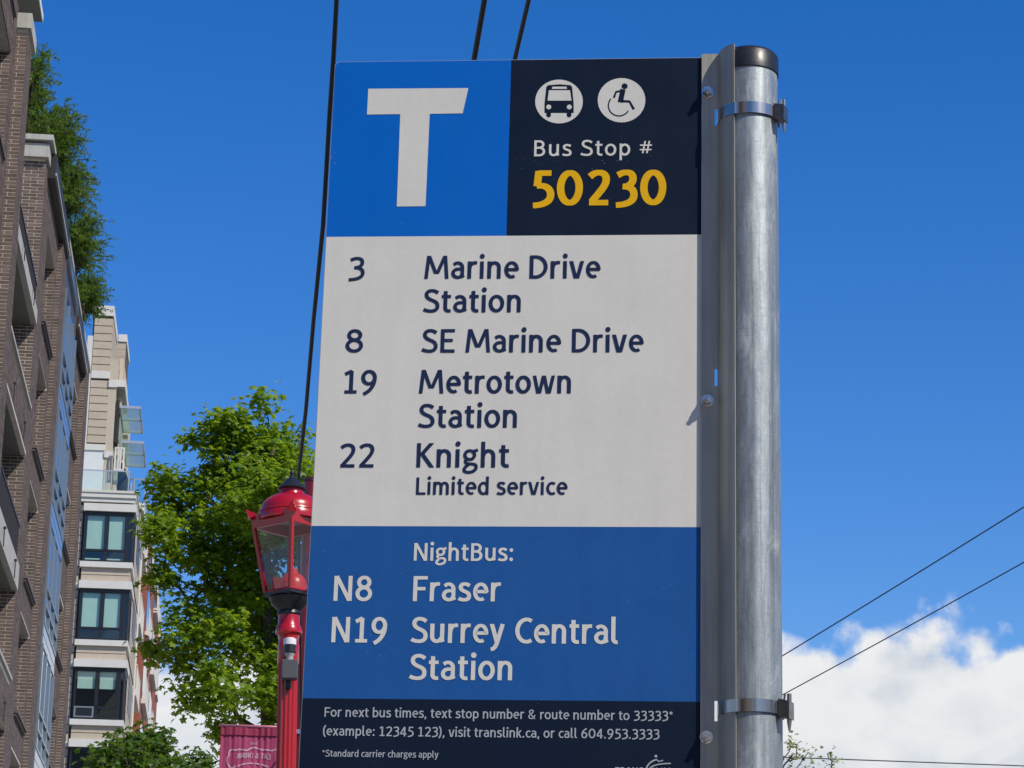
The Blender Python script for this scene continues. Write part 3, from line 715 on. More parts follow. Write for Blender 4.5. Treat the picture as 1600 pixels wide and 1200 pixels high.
# balconies
def railing(a, s0, s1, z0, h, name='railing'):
    r = MB(); bx(r, a - .02, a + .02, s0, s1, z0 + h - .04, z0 + h); bx(r, a - .015, a + .015, s0, s1, z0 + .06, z0 + .09)
    s_ = s0 + .06
    while s_ < s1: bx(r, a - .008, a + .008, s_ - .008, s_ + .008, z0 + .09, z0 + h - .04); s_ += .11
    bx(r, a - .006, a - .004, s0 + .02, s1 - .02, z0 + .1, z0 + h - .05)
    return r.build(name, DKM, bb)
for k, (solid, a) in enumerate(((False, -4.53), (True, -4.54), (False, -4.53), (True, -4.54), (False, -4.53))):
    z = ZSOF - FLOOR * k
    b_ = MB(); bx(b_, -6.1, a - .10, 45.5, 51.44, z + .005, z + .22); b_.build('balcony_slab', SOFF, bb)
    if solid:
        b2 = MB(); bx(b2, a - .10, a, 45.51, 51.4, z, z + .98); pb = b2.build('balcony_parapet', MORT, bb)
        sv = many; many = MB(); face_street(a, 45.51, 51.4, z, z + .95); tag(many.build('parapet_brickwork', BRS, bb), kind='stuff'); many = sv
        b3 = MB(); bx(b3, a - .14, a + .05, 45.52, 51.42, z + .98, z + 1.05); b3.build('parapet_cap', CONC, bb)
    else:
        b2 = MB(); bx(b2, a - .10, a + .02, 45.51, 51.41, z, z + (.30 if k == 0 else .52)); b2.build('balcony_fascia', CONC, bb)
        railing(a - .03, 45.55, 51.3, z + (.30 if k == 0 else .52), .8 if k else .55)
    for s_ in (47.2, 49.9):
        q = MB(); bx(q, a + .045, a + .10, s_ - .05, s_ + .02, z + .26, z + .30); bx(q, a + .06, a + .08, s_ - .04, s_ - .02, z - .08, z + .26); q.build('drain_spout', DKM, bb)
# glazed bay
BLU = mat('bay_metal_panel', (.42, .47, .52), .22, .75, var=.05, vscale=2); BFR = mat('bay_frame', (.30, .36, .40), .3, .7)
def mirror_glass():
    m = bpy.data.materials.new('bay_glass'); m.use_nodes = True; b = m.node_tree.nodes['Principled BSDF']
    b.inputs['Base Color'].default_value = (.03, .06, .09, 1); b.inputs['Roughness'].default_value = .04; b.inputs['Specular IOR Level'].default_value = 1.0
    b.inputs['Coat Weight'].default_value = .6; return m
BGL = mirror_glass(); AB = -4.43
by = MB(); bx(by, -4.6, AB - .05, 57.55, 61.7, 6, ROOF - .55); by.build('bay_core', mat('bay_dark_side', (.05, .055, .075), .5), bb)
for k in range(0, 5):
    z = lv(k) - .08                                  # top of the panel strip
    pn = MB(); bx(pn, AB - .05, AB + .012, 57.58, 61.68, z - .46, z); bx(pn, AB + .012, AB + .02, 57.58, 61.68, z - .25, z - .235); pn.build('spandrel_panel', BLU, bb)
    fr_ = MB(); zt_ = z + FLOOR - .46
    for s_ in (57.58, 58.95, 60.3, 61.64): bx(fr_, AB - .03, AB + .035, s_, s_ + .05, z, zt_)
    for zz2 in (z, z + .42, z + .84): bx(fr_, AB - .03, AB + .03, 57.63, 61.64, zz2 + .001, zz2 + .05)
    fo = fr_.build('window', BFR, bb)
    for s0_, s1_ in ((57.63, 58.95), (59.0, 60.3), (60.35, 61.64)):
        for za_, zb_ in ((z + .05, z + .42), (z + .47, z + .84), (z + .89, zt_)):
            q = MB(); bx(q, AB - .02, AB - .01, s0_, s1_, za_, zb_); q.build('pane', BGL, fo)
tp = MB(); bx(tp, -4.6, AB + .03, 57.5, 61.75, ROOF - .55, ROOF - .28); tp.build('spandrel_panel', BLU, bb)

# ------------------------------------------------------------------ cream building behind it
CB = (-4.05, 92.0)
cb = thing('cream_building', street_frame(*CB), 'cream clapboard apartment building with white bands and dark windows behind the brick one', 'apartment building')
def cx(mb, a0, a1, s0, s1, z0, z1, mi=0): return mb.box(a0 - CB[0], a1 - CB[0], s0 - CB[1], s1 - CB[1], z0, z1, mi)
SID = mat('cream_siding', (.49, .415, .315), .75, var=.05, vscale=3, rand=.05, streak=.06)
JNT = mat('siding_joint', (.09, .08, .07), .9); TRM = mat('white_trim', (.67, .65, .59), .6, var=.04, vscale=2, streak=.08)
BEI = mat('beige_render', (.52, .45, .34), .85, var=.06, vscale=2); PWH = mat('white_panel', (.66, .68, .66), .7, var=.04)
BLK = mat('black_window_frame', (.022, .024, .027), .35, .3); BLIND = mat('green_blind', (.47, .60, .53), .8, var=.04, vscale=3)
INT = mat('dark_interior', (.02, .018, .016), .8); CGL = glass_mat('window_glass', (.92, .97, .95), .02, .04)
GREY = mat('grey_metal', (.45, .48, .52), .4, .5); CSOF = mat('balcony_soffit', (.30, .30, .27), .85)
def piece(name, m, *boxes, parent=None):
    q = MB(); [cx(q, *b) for b in boxes]; return q.build(name, m, parent or cb)
WT = [24.24 - 2.88 * k for k in range(8)]            # window heads
core = MB(); cx(core, -9, -4.12, 92.08, 101.0, 0, 24.7); cx(core, -9, -4.3, 101.0, 106, 0, 26.5)
for k in range(3): pass
wallc = piece('wall', JNT, (-9, -5.86, 92.2, 101, 0, 24.7), (-5.86, -4.14, 94.0, 101, 0, 24.7))
for k, zt_ in enumerate(WT[:5]):
    zb_ = zt_ - 1.82
    # wall between windows + boards
    z0_b = zb_ - .21 - .55; 
    piece('wall', JNT, (-5.86, -4.14, 92.06, 94.0, z0_b - .26, zb_ - .002))
    for i in range(2):
        bz = zb_ - .21 - .275 * (i + 1)
        piece('siding_board', SID, (-5.85, -4.11, 92.02, 92.06, bz + .024, bz + .275))
        piece('siding_board', SID, (-4.14, -4.10, 92.07, 101, bz + .024, bz + .275))
    piece('window_sill', TRM, (-5.92, -4.02, 91.90, 94.0, zb_ - .21, zb_ - .003))
    piece('window_head', TRM, (-5.90, -4.00, 91.86, 94.0, zt_ + .06, zt_ + .34))
    piece('white_band', TRM, (-6.9, -5.93, 92.09, 92.2, zt_ + .08, zt_ + .30))
    # boards of the narrow strip beside the bay
    bz = zb_ - .76
    while bz < zt_ + .05: piece('siding_board', SID, (-6.9, -5.93, 92.13, 92.2, bz + .024, min(bz + .285, zt_ + .07))); bz += .29
    # side wall boards (foreshortened)
    q = MB(); bz = zb_ + .0
    cx(q, -4.3, -4.14, 94.0, 101, zb_ - .02, zt_ + .4, 1)
    while bz < zt_ + .3: cx(q, -4.14, -4.10, 94.05, 101, bz + .024, bz + .275, 0); bz += .29
    so = q.build('side_siding', [SID, JNT], cb); so['kind'] = 'stuff'
    # window
    fr2 = MB(); t = .075
    cx(fr2, -5.85, -5.78, 91.98, 92.08, zb_, zt_ + .06); cx(fr2, -4.36, -4.28, 91.98, 92.08, zb_, zt_ + .06); cx(fr2, -5.10, -4.98, 91.99, 92.08, zb_ + t, zt_ - t)
    cx(fr2, -4.12, -4.06, 91.98, 92.08, zb_, zt_ + .06); cx(fr2, -4.28, -4.20, 91.985, 92.07, zb_, zt_ + .06)
    cx(fr2, -5.78, -4.36, 91.985, 92.08, zb_, zb_ + t); cx(fr2, -5.78, -4.36, 91.985, 92.08, zt_ - t, zt_ + .06); cx(fr2, -4.20, -4.12, 91.985, 92.08, zb_, zb_ + t); cx(fr2, -4.20, -4.12, 91.985, 92.08, zt_ - t, zt_ + .06)
    cx(fr2, -5.78, -4.36, 91.99, 92.08, zb_ + .40, zb_ + .48)
    for s_ in (92.08, 92.9, 93.9): cx(fr2, -4.12, -4.06, s_ + .002, s_ + .07, zb_, zt_ + .06)
    cx(fr2, -4.12, -4.06, 92.15, 93.9, zb_, zb_ + t); cx(fr2, -4.12, -4.06, 92.15, 93.9, zt_ - t, zt_ + .06)
    wn = fr2.build('window', BLK, cb)
    for (a0, a1) in ((-5.78, -5.10), (-4.98, -4.36), (-4.20, -4.12)):
        if k == 2 and a0 == -5.78: za_ = zb_ + .48
        else: za_ = zb_ + t
        piece('pane', CGL, (a0, a1, 92.03, 92.035, za_, zt_ - t), parent=wn)
    piece('pane', CGL, (-4.092, -4.088, 92.15, 93.9, zb_ + t, zt_ - t), parent=wn)
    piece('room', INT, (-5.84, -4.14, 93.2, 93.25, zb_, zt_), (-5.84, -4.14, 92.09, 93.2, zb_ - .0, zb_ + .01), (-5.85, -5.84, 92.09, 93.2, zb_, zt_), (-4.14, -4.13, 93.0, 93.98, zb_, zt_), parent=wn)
    drop = {0: zb_ + .50, 1: zb_ + .50, 2: zb_ + 1.13, 3: zb_ + 1.75, 4: zb_ + .9}[k]
    for (a0, a1) in ((-5.74, -5.12), (-4.95, -4.39)):
        bl = piece('blind', BLIND, (a0, a1, 92.10, 92.11, drop, zt_ - .02), parent=wn)
    if k == 0:
        for (a0, a1) in ((-5.76, -5.20), (-4.97, -4.42)): piece('blind', BLIND, (a0, a1, 92.12, 92.13, zb_ + .08, zb_ + .16), parent=wn)
    if k == 2:   # tilted-open lower pane
        piece('opened_pane', mat('grey_sash', (.25, .26, .28), .4, .4), (-5.80, -5.10, 91.90, 91.95, zb_ + .06, zb_ + .11), (-5.80, -5.10, 91.93, 91.98, zb_ + .41, zb_ + .46), (-5.80, -5.74, 91.91, 91.96, zb_ + .11, zb_ + .41), (-5.16, -5.10, 91.91, 91.96, zb_ + .11, zb_ + .41), parent=wn)
        piece('pane', WGL, (-5.74, -5.16, 91.93, 91.94, zb_ + .11, zb_ + .41), parent=wn)
# cornice and terrace
piece('cornice', TRM, (-6.9, -4.02, 91.80, 101, 24.80, 24.97), (-6.9, -4.06, 91.86, 101, 24.64, 24.80))
piece('cornice_cap', mat('cream_cap', (.60, .60, .50), .7), (-6.95, -3.98, 91.76, 101, 24.97, 25.06))
# setback tower at s = 93.5
piece('wall', JNT, (-6.1, -5.38, 93.56, 97, 25.06, 32.6)); 
bz = 27.30
while bz < 32.2:
    if not (29.80 < bz + .15 < 30.15): piece('siding_board', SID, (-6.04, -5.36, 93.50, 93.56, bz + .024, bz + .30)); piece('siding_board', SID, (-5.38, -5.35, 93.57, 97, bz + .024, bz + .30))
    bz += .308
piece('white_band', TRM, (-6.04, -5.35, 93.47, 93.56, 29.84, 30.12)); piece('tower_cap', TRM, (-6.15, -5.33, 93.44, 97.05, 32.32, 32.72))
piece('corner_trim', TRM, (-6.26, -6.06, 93.46, 93.6, 27.25, 31.5)); piece('corner_trim', TRM, (-6.26, -5.36, 93.45, 93.6, 27.02, 27.25))
piece('wall_panel', PWH, (-7.2, -5.37, 93.5, 97, 25.06, 27.02)); 
piece('render_column', BEI, (-5.36, -5.08, 93.5, 97, 25.06, 30.62)); piece('white_band', TRM, (-5.37, -5.06, 93.44, 93.5, 29.50, 29.78)); piece('white_band', TRM, (-5.37, -5.06, 93.44, 93.5, 26.75, 26.98))
piece('wall', JNT, (-5.6, -5.06, 98.06, 101, 30.0, 33.0)); 
for i in range(5): piece('siding_board', SID, (-5.6, -5.05, 98.0, 98.06, 31.2 + i * .31, 31.5 + i * .31))
piece('tower_cap', TRM, (-5.36, -5.02, 97.95, 101, 32.75, 33.05)); piece('white_band', TRM, (-5.36, -5.03, 97.96, 98.05, 30.95, 31.18))
piece('render_column', BEI, (-5.06, -4.92, 94.6, 99, 25.06, 31.0))
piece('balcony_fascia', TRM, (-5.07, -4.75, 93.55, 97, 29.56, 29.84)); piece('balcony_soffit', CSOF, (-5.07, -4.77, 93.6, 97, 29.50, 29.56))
piece('recess_shade', INT, (-5.06, -4.95, 93.6, 97, 27.4, 29.05))  # solid near-black block; the recess's shade is put into its colour
FRST = glass_mat('frosted_glass', (.72, .92, .90), .35, .16)
for (a0, a1, z_) in ((-4.92, -4.13, 28.74), (-4.74, -3.94, 27.38)):
    q = MB(); s0_, s1_ = 93.6, 97.1; t = .05
    cx(q, a0, a1, s0_, s0_ + t, z_, z_ + .10); cx(q, a0, a1, s1_ - t, s1_, z_, z_ + .10); cx(q, a0, a1, 95.28, 95.36, z_, z_ + .10); cx(q, a0, a0 + t, s0_ + t, s1_ - t, z_, z_ + .10); cx(q, a1 - t, a1, s0_ + t, s1_ - t, z_, z_ + .10)
    cn = q.build('glass_canopy', GREY, cb)
    for (sa, sb) in ((s0_ + t, 95.28), (95.36, s1_ - t)): piece('pane', FRST, (a0 + t, a1 - t, sa, sb, z_ + .02, z_ + .035), parent=cn)
def rail(a0, a1, s0, s1, z0, z1, posts):
    q = MB()
    cx(q, a0, a1 + .03, s0, s0 + .04, z1 - .04, z1); cx(q, a1, a1 + .04, s0 + .04, s1, z1 - .04, z1); cx(q, a1, a1 + .03, s0 + .04, s1, z0 + .05, z0 + .08)
    for p in posts: cx(q, p, p + .04, s0, s0 + .04, z0, z1 - .04)
    for i in range(3): cx(q, a1, a1 + .04, s0 + (s1 - s0) * (i + 1) / 3 - .04, s0 + (s1 - s0) * (i + 1) / 3, z0, z1 - .04)
    r = q.build('railing', GREY, cb); piece('pane', CGL, (a0, a1, s0 + .015, s0 + .022, z0 + .08, z1 - .05), (a1 + .015, a1 + .022, s0 + .04, s1, z0 + .08, z1 - .05), parent=r)
rail(-6.6, -4.32, 92.0, 96.0, 25.06, 25.88, (-5.18, -4.36))
piece('privacy_screen', TRM, (-4.98, -4.92, 93.2, 93.24, 26.2, 27.1), (-4.66, -4.60, 93.2, 93.24, 26.2, 27.1), (-4.92, -4.66, 93.2, 93.24, 26.2, 26.26), (-4.92, -4.66, 93.2, 93.24, 27.04, 27.1), (-4.86, -4.80, 93.205, 93.235, 26.26, 27.04), (-4.78, -4.72, 93.205, 93.235, 26.26, 27.04))
um = MB(); o0 = Vector((-4.62 - CB[0], 95.5 - CB[1], 25.1)); um.tube([o0, o0 + Vector((.0, 0, .5)), o0 + Vector((-.12, 0, 1.2)), o0 + Vector((-.25, 0, 1.95)), o0 + Vector((-.27, 0, 2.1))], [.16, .30, .26, .12, .01], 12)
um.build('folded_shade', mat('dark_canvas', (.02, .022, .026), .9), cb, True)
# lower neighbouring balcony
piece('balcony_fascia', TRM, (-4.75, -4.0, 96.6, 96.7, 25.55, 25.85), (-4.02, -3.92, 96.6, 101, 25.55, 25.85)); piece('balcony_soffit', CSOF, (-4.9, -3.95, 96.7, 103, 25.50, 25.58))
rail(-4.72, -3.98, 96.6, 101, 25.85, 26.8, (-4.7, -4.35)); piece('render_column', BEI, (-4.98, -4.72, 97.2, 99, 25.06, 29.3))
# far side facade towards the street: cream then red
piece('wall', BEI, (-9, -4.35, 101, 106, 0, 26.4)); piece('corner_trim', TRM, (-4.5, -4.05, 101.0, 101.25, 0, 26.2))
for k in range(7):
    z = 25.2 - 2.88 * k
    piece('balcony_slab', TRM, (-4.4, -4.0, 101.3, 105.5, z - .24, z)); q = MB()
    for i in range(12): cx(q, -4.04, -4.01, 101.4 + i * .35, 101.43 + i * .35, z, z + .95)
    cx(q, -4.05, -4.0, 101.3, 105.5, z + .95, z + 1.0); q.build('railing', TRM, cb)
    piece('pane', WGL, (-4.36, -4.34, 102, 104.6, z + .1, z + 2.2)); piece('side_window', BLK, (-4.10, -4.085, 96.4, 99.2, z - 1.7, z - .3))
rb_ = (-4.0, 107.0)
rd_ = thing('red_brick_building', street_frame(*rb_), 'red brick block with white balcony edges seen past the cream building', 'apartment building')
REDB = mat('red_brick', (.30, .085, .05), .85, var=.12, vscale=5)
def rx(name, m, *boxes):
    q = MB(); [q.box(b[0] - rb_[0], b[1] - rb_[0], b[2] - rb_[1], b[3] - rb_[1], b[4], b[5]) for b in boxes]; return q.build(name, m, rd_)
rx('wall', REDB, (-9, -4.05, 107, 129.5, 0, 27.0)); rx('coping', TRM, (-9.05, -3.95, 106.9, 129.6, 27.0, 27.3))
for k in range(8):
    z = 26.0 - 2.88 * k
    for (s0, s1) in ((108, 112.5), (117, 121.5)):
        rx('balcony_slab', TRM, (-4.05, -3.86, s0, s1, z - .2, z)); rx('balcony_rail', TRM, (-3.90, -3.87, s0, s1, z + .9, z + .98), *[(-3.90, -3.87, s0 + .5 * i, s0 + .5 * i + .06, z, z + .9) for i in range(9)])
        rx('window', WGL, (-4.05, -4.03, s0 + .3, s1 - .3, z, z + 2.1))
    for s0 in (113.5, 123, 126.2): rx('window', WGL, (-4.05, -4.03, s0, s0 + 2, z + .6, z + 2.1)); rx('window_sill', TRM, (-4.05, -3.95, s0 - .1, s0 + 2.1, z + .45, z + .6))

# ------------------------------------------------------------------ lamp post
LRED = mat('lamp_red', (.42, .006, .012), .28, spec=.5, var=.06, vscale=5, coat=.2); LBLK = mat('lamp_black', (.015, .016, .018), .4, var=.1)
ls = 15.5
pb_ = at_s(448, 1150, ls); la = pb_[0]; LEAN = R_(-1.5)
lm = street_frame(la - .02 - math.tan(R_(1.5)) * -0.0, ls, 0)
# tilt about the street axis so that the shaft leans slightly towards the buildings
zt = at_s(456, 750, ls); zp = at_s(447, 1190, ls); lean = math.atan2(zt[0] - zp[0], zt[2] - zp[2]); a_foot = zp[0] - math.tan(lean) * zp[2]
lm = Matrix.Translation(street(a_foot, ls, 0)) @ Matrix.Rotation(AZ, 4, 'Z') @ Matrix.Rotation(lean, 4, 'Y')
lamp = thing('street_lamp', lm, 'red heritage street lamp with a four-sided glass lantern and fluted post', 'street lamp')
def LZ(y): return at_s(450, y, ls)[2]
PXM = ls * 1.045 / F0
zc0, zc1 = LZ(993), LZ(962)
pr = [(.15, 0), (.15, .25), (.13, .3), (.13, .75), (.10, .85), (.085, .95)]
MB().lathe(pr, n=32).build('post_base', LRED, lamp, False, 40)
MB().lathe([(.066, .95), (.0625, 2.5), (.060, zc0 - .18)], n=96, flute=(14, .14)).build('post', LRED, lamp, True, 60)
MB().lathe([(.063, zc0 - .18), (.066, zc0 - .17), (.066, zc0 - .06), (.060, zc0 - .03), (.066, zc0), (.081, zc0 + .012), (.083, zc0 + .028), (.074, zc0 + .055), (.066, zc0 + .07), (.066, zc1)], n=40).build('collar', LRED, lamp, True, 35)
zg0, zg1 = LZ(926), LZ(824); zt1 = LZ(806)
rb, rt = .148, .228
bl_ = MB(); bl_.lathe([(.066, zc1), (.075, zc1 + .01), (.068, zc1 + .03), (.11, zc1 + .07), (.125, zg0 - .035)], n=32)
bl_.lathe([(.13, zg0 - .036), (rb + .012, zg0 - .022), (rb + .012, zg0 - .004)], n=4, a0=-pi / 2); bl_.build('lantern_base', LBLK, lamp, False, 30)
LR = R_(0)
def sq(r, z): return [Vector((r * math.cos(-pi / 2 + LR + i * pi / 2), r * math.sin(-pi / 2 + LR + i * pi / 2), z)) for i in range(4)]
B0, B1 = sq(rb, zg0), sq(rt, zg1)
bars = MB()
for i in range(4):
    bars.tube([B0[i], B1[i]], .015, 4)
    bars.tube([B0[i], B0[(i + 1) % 4]], .012, 4)
bars.lathe([(rb + .008, zg0 - .004), (rb + .008, zg0 + .006)], n=4, a0=-pi / 2)
bars.build('lantern_frame', LRED, lamp)
tf = MB(); o1, o2, i1 = sq(rt + .012, zg1 - .012), sq(rt + .022, zt1), sq(rt - .025, zg1 - .012)
i2 = sq(rt - .02, zt1)
tf.add(o1 + o2 + i1 + i2, [(k, (k + 1) % 4, 4 + (k + 1) % 4, 4 + k) for k in range(4)] + [(8 + k, k, (k + 1) % 4, 8 + (k + 1) % 4)[::-1] for k in range(4)] + [(8 + (k + 1) % 4, 8 + k, 12 + k, 12 + (k + 1) % 4) for k in range(4)] + [(4 + k, 4 + (k + 1) % 4, 12 + (k + 1) % 4, 12 + k) for k in range(4)])
for i in range(4):   # pointed ears at the corners
    c = B1[i].copy(); c.z = zt1; d = Vector((c.x, c.y, 0)).normalized(); e = Vector((-d.y, d.x, 0))
    tf.add([c + d * .03 - e * .03 + Vector((0, 0, -.03)), c + d * .03 + e * .03 + Vector((0, 0, -.03)), c - d * .02 + e * .03, c - d * .02 - e * .03, c + d * .052 + Vector((0, 0, .038))], [(0, 1, 4), (1, 2, 4), (2, 3, 4), (3, 0, 4), (3, 2, 1, 0)])
tf.build('lantern_crown', LRED, lamp)
LGL = glass_mat('lantern_glass', (.93, .95, .94), .02, .02)
for i in range(4):
    q = MB(); a, b, c, d = B0[i], B0[(i + 1) % 4], B1[(i + 1) % 4], B1[i]; inn = lambda p: Vector((p.x * .955, p.y * .955, p.z))
    q.add([a, b, c, d, inn(a), inn(b), inn(c), inn(d)], [(0, 1, 2, 3), (7, 6, 5, 4), (0, 4, 5, 1), (1, 5, 6, 2), (2, 6, 7, 3), (3, 7, 4, 0)]); q.build('lantern_pane', LGL, lamp)
zd = LZ(812); zd1 = LZ(772)
dome = [(.205, zd - .015), (.208, zd + .012), (.199, zd + .035), (.203, zd + .040), (.201, zd + .048), (.192, zd + .052)]
for i in range(1, 11): t = i / 10 * R_(82); dome.append((.192 * math.cos(t) ** .85, zd + .052 + (.115) * math.sin(t)))
MB().lathe(dome, n=48, cap=False).build('dome', LRED, lamp, True, 30)
q = MB(); q.lathe([(.17, zt1 - .02), (.165, zt1 - .012)], n=40); q.build('reflector', mat('reflector_grey', (.42, .42, .42), .5), lamp)
q = MB(); q.add(sq(rt - .02, zt1 - .004), [(0, 1, 2, 3)]); q.build('reflector', mat('crown_underside', (.16, .02, .02), .6), lamp)
zn = zd + .165
MB().lathe([(.085, zn - .02), (.074, zn), (.074, zn + .03)], n=32).build('neck', LRED, lamp, True, 40)
MB().lathe([(.060, zn + .02), (.090, zn + .028), (.092, zn + .034), (.07, zn + .055), (.035, zn + .095), (.014, zn + .108), (.012, zn + .125), (.017, zn + .135), (.012, zn + .146), (.003, zn + .165)], n=32).build('finial', LBLK, lamp, True, 40)
q = MB(); q.lathe([(.085, zg0), (.085, zg0 + .05), (.08, zg0 + .075), (.06, zg0 + .105), (.03, zg0 + .125), (.028, zg0 + .15)], cx=.02, n=28); q.build('lamp_holder', mat('holder_red', (.55, .02, .03), .35), lamp, True, 40)
q = MB(); q.box(-.11, -.035, -.055, .02, zg0 + .005, zg0 + .085); q.build('control_gear', mat('gear_red', (.2, .01, .015), .5), lamp)
# sensor on its box
zx0, zx1 = LZ(1067), LZ(1037)
q = MB(); q.cbox(-.043, .055, -.155, -.072, zx0, zx1, .006); q.box(-.02, .03, -.074, -.05, zx0 + .02, zx1 - .02); q.build('sensor_box', mat('sensor_box_grey', (.075, .078, .08), .55), lamp)
q = MB(); q.lathe([(.022, zx1), (.022, LZ(1031)), (.028, LZ(1029)), (.032, LZ(1026))], cx=.006, cy=-.112, n=20); q.build('sensor_neck', mat('neck_grey', (.45, .45, .42), .6), lamp, True, 40)
q = MB(); q.lathe([(.034, LZ(1026)), (.038, LZ(1025)), (.038, LZ(1013))], cx=.006, cy=-.112, n=24); q.build('sensor_body', LBLK, lamp, True, 40)
q = MB(); q.lathe([(.0385, LZ(1013)), (.0385, LZ(1004))], cx=.006, cy=-.112, n=24); q.lathe([(.03, LZ(1004)), (.028, LZ(1002.5))], cx=.006, cy=-.112, n=24); q.build('sensor_ring', mat('sensor_white', (.75, .75, .76), .5), lamp, True, 40)
q = MB(); q.tube([(0.0, -.058, zx0 - .03), (0.0, -.10, zx0 - .03)], .014, 10); q.lathe([(.02, zx0 - .05), (.02, zx0)], cx=.0, cy=-.075, n=12); q.build('mounting_bolt', LBLK, lamp)

# ------------------------------------------------------------------ second red pole, with the banner
ps = 22.0; pa, _, pz = at_s(491, 752, ps)
pole = thing('utility_pole', street_frame(pa, ps), 'plain dark red steel pole standing just behind the heritage street lamp', 'pole')
PRED = mat('pole_red', (.22, .008, .014), .4, var=.1, vscale=3)
MB().lathe([(.12, 0), (.088, pz)], n=28).build('shaft', PRED, pole, True, 40); MB().lathe([(.095, pz - .01), (.095, pz + .015), (.07, pz + .03)], n=28).build('pole_cap', mat('cap_brown', (.07, .02, .02), .6), pole)
q = MB(); q.lathe([(.103, 5.12), (.103, 5.16)], n=24); q.box(-.14, .14, -.11, -.07, 5.12, 5.15); q.build('banner_clamp', mat('clamp_steel', (.6, .6, .6), .35, .9), pole)
b0 = at_s(345.5, 1133.5, ps); bw = pa - .10 - b0[0]
ban = thing('banner', street_frame(b0[0], ps, 0), 'pink street banner reading EAT & DRINK, seen from behind, hanging from the red pole', 'banner')
zb_t = b0[2]
def cloth(x, z):
    f = min(1, max(0, (zb_t - .07 - z) * 6)); return (.0035 * math.sin(x * 95 + 1.3 * math.sin(x * 17) + z * 2) + .003 * math.sin(x * 151 + 2 * math.sin(x * 11) - z * 3)) * (1 - .5 * min(1, (zb_t - z) / .8)) + .006 * math.sin(x * 21 + z * 4)
PK = mat('banner_pink', (.34, .035, .10), .7, var=.08, vscale=8); PKD = mat('banner_hem', (.26, .015, .05), .7, var=.1, vscale=10)
def sheet(z0, z1, nz, m, name, dy=0):
    q = MB(); nx = 72; vs = [(bw * i / nx, cloth(bw * i / nx, z0 + (z1 - z0) * j / nz) + dy, z0 + (z1 - z0) * j / nz) for j in range(nz + 1) for i in range(nx + 1)]
    vs += [(x, y + .003, z) for x, y, z in vs]; o = (nx + 1) * (nz + 1)
    fs = []
    for j in range(nz):
        for i in range(nx): a = j * (nx + 1) + i; fs += [(a, a + 1, a + nx + 2, a + nx + 1), (o + a, o + a + nx + 1, o + a + nx + 2, o + a + 1)]
    return q.add(vs, fs).build(name, m, ban, True)
sheet(zb_t - 1.25, zb_t - .078, 16, PK, 'cloth'); sheet(zb_t - .08, zb_t - .012, 2, PKD, 'hem', -.012)
q = MB(); q.tube([(-.02, -.005, zb_t), (bw + .08, -.005, zb_t)], .012, 10); q.build('banner_rod', mat('rod_pink', (.5, .16, .2), .4), ban, True)
BW = mat('banner_print', (.55, .30, .38), .7)
def bpt(px, py): a, _, z = at_s(px, py, ps); x = a - b0[0]; return x, z
def bstroke(mb, pts, wd):
    L = []; Rr = []
    for i, p in enumerate(pts):
        a = pts[max(i - 1, 0)]; b = pts[min(i + 1, len(pts) - 1)]; dx, dz = b[0] - a[0], b[1] - a[1]; l = math.hypot(dx, dz) or 1; h = wd / 2
        L.append((p[0] - dz / l * h, p[1] + dx / l * h)); Rr.append((p[0] + dz / l * h, p[1] - dx / l * h))
    n = len(L); mb.add([(x, cloth(x, z) - .0035, z) for x, z in L + Rr], [(i, i + 1, n + i + 1, n + i) for i in range(n - 1)])
def bz8(pts):   # zoom coordinates of the banner (15x from 340,1120)
    return [bpt(340 + x / 15, 1120 + y / 15) for x, y in pts]
q = MB()
edge = bez((410, 790), (330, 740), (240, 800), (270, 900), (200, 960), (200, 1080), (290, 1180), (330, 1200), (380, 1200), (430, 1150))
edge2 = bez((410, 790), (520, 740), (600, 790), (690, 790), (760, 740), (850, 700), (940, 740), (1040, 800), (1120, 750), (1260, 800), (1320, 790), (1360, 770), (1400, 760))
bstroke(q, bz8(edge), .013); bstroke(q, bz8(edge2), .013); bstroke(q, bz8(bez((470, 1160), (640, 1070), (960, 1060), (1190, 1180))), .012); q.build('scroll_outline', BW, ban)
q = MB(); L0 = bz8([(1240, 1000)])[0]; L1 = bz8([(430, 1000)])[0]; ch_ = .045
def pl(u, v, k):
    x = L0[0] + (L1[0] - L0[0]) * u; z = L0[1] - .003 + .010 * math.sin(pi * u) + v * ch_; return (x, cloth(x, z) - .004 - k * 8, z)
text_mesh(q, 'EAT & DRINK', pl, 17); q.build('lettering', BW, ban)
q = MB(); T0 = bz8([(930, 660)])[0]; T1 = bz8([(760, 660)])[0]
text_mesh(q, 'THE', lambda u, v, k: (T0[0] + (T1[0] - T0[0]) * u, cloth(T0[0] + (T1[0] - T0[0]) * u, T0[1]) - .004 - k * 8, T0[1] + v * .022), 14); q.build('lettering', BW, ban)

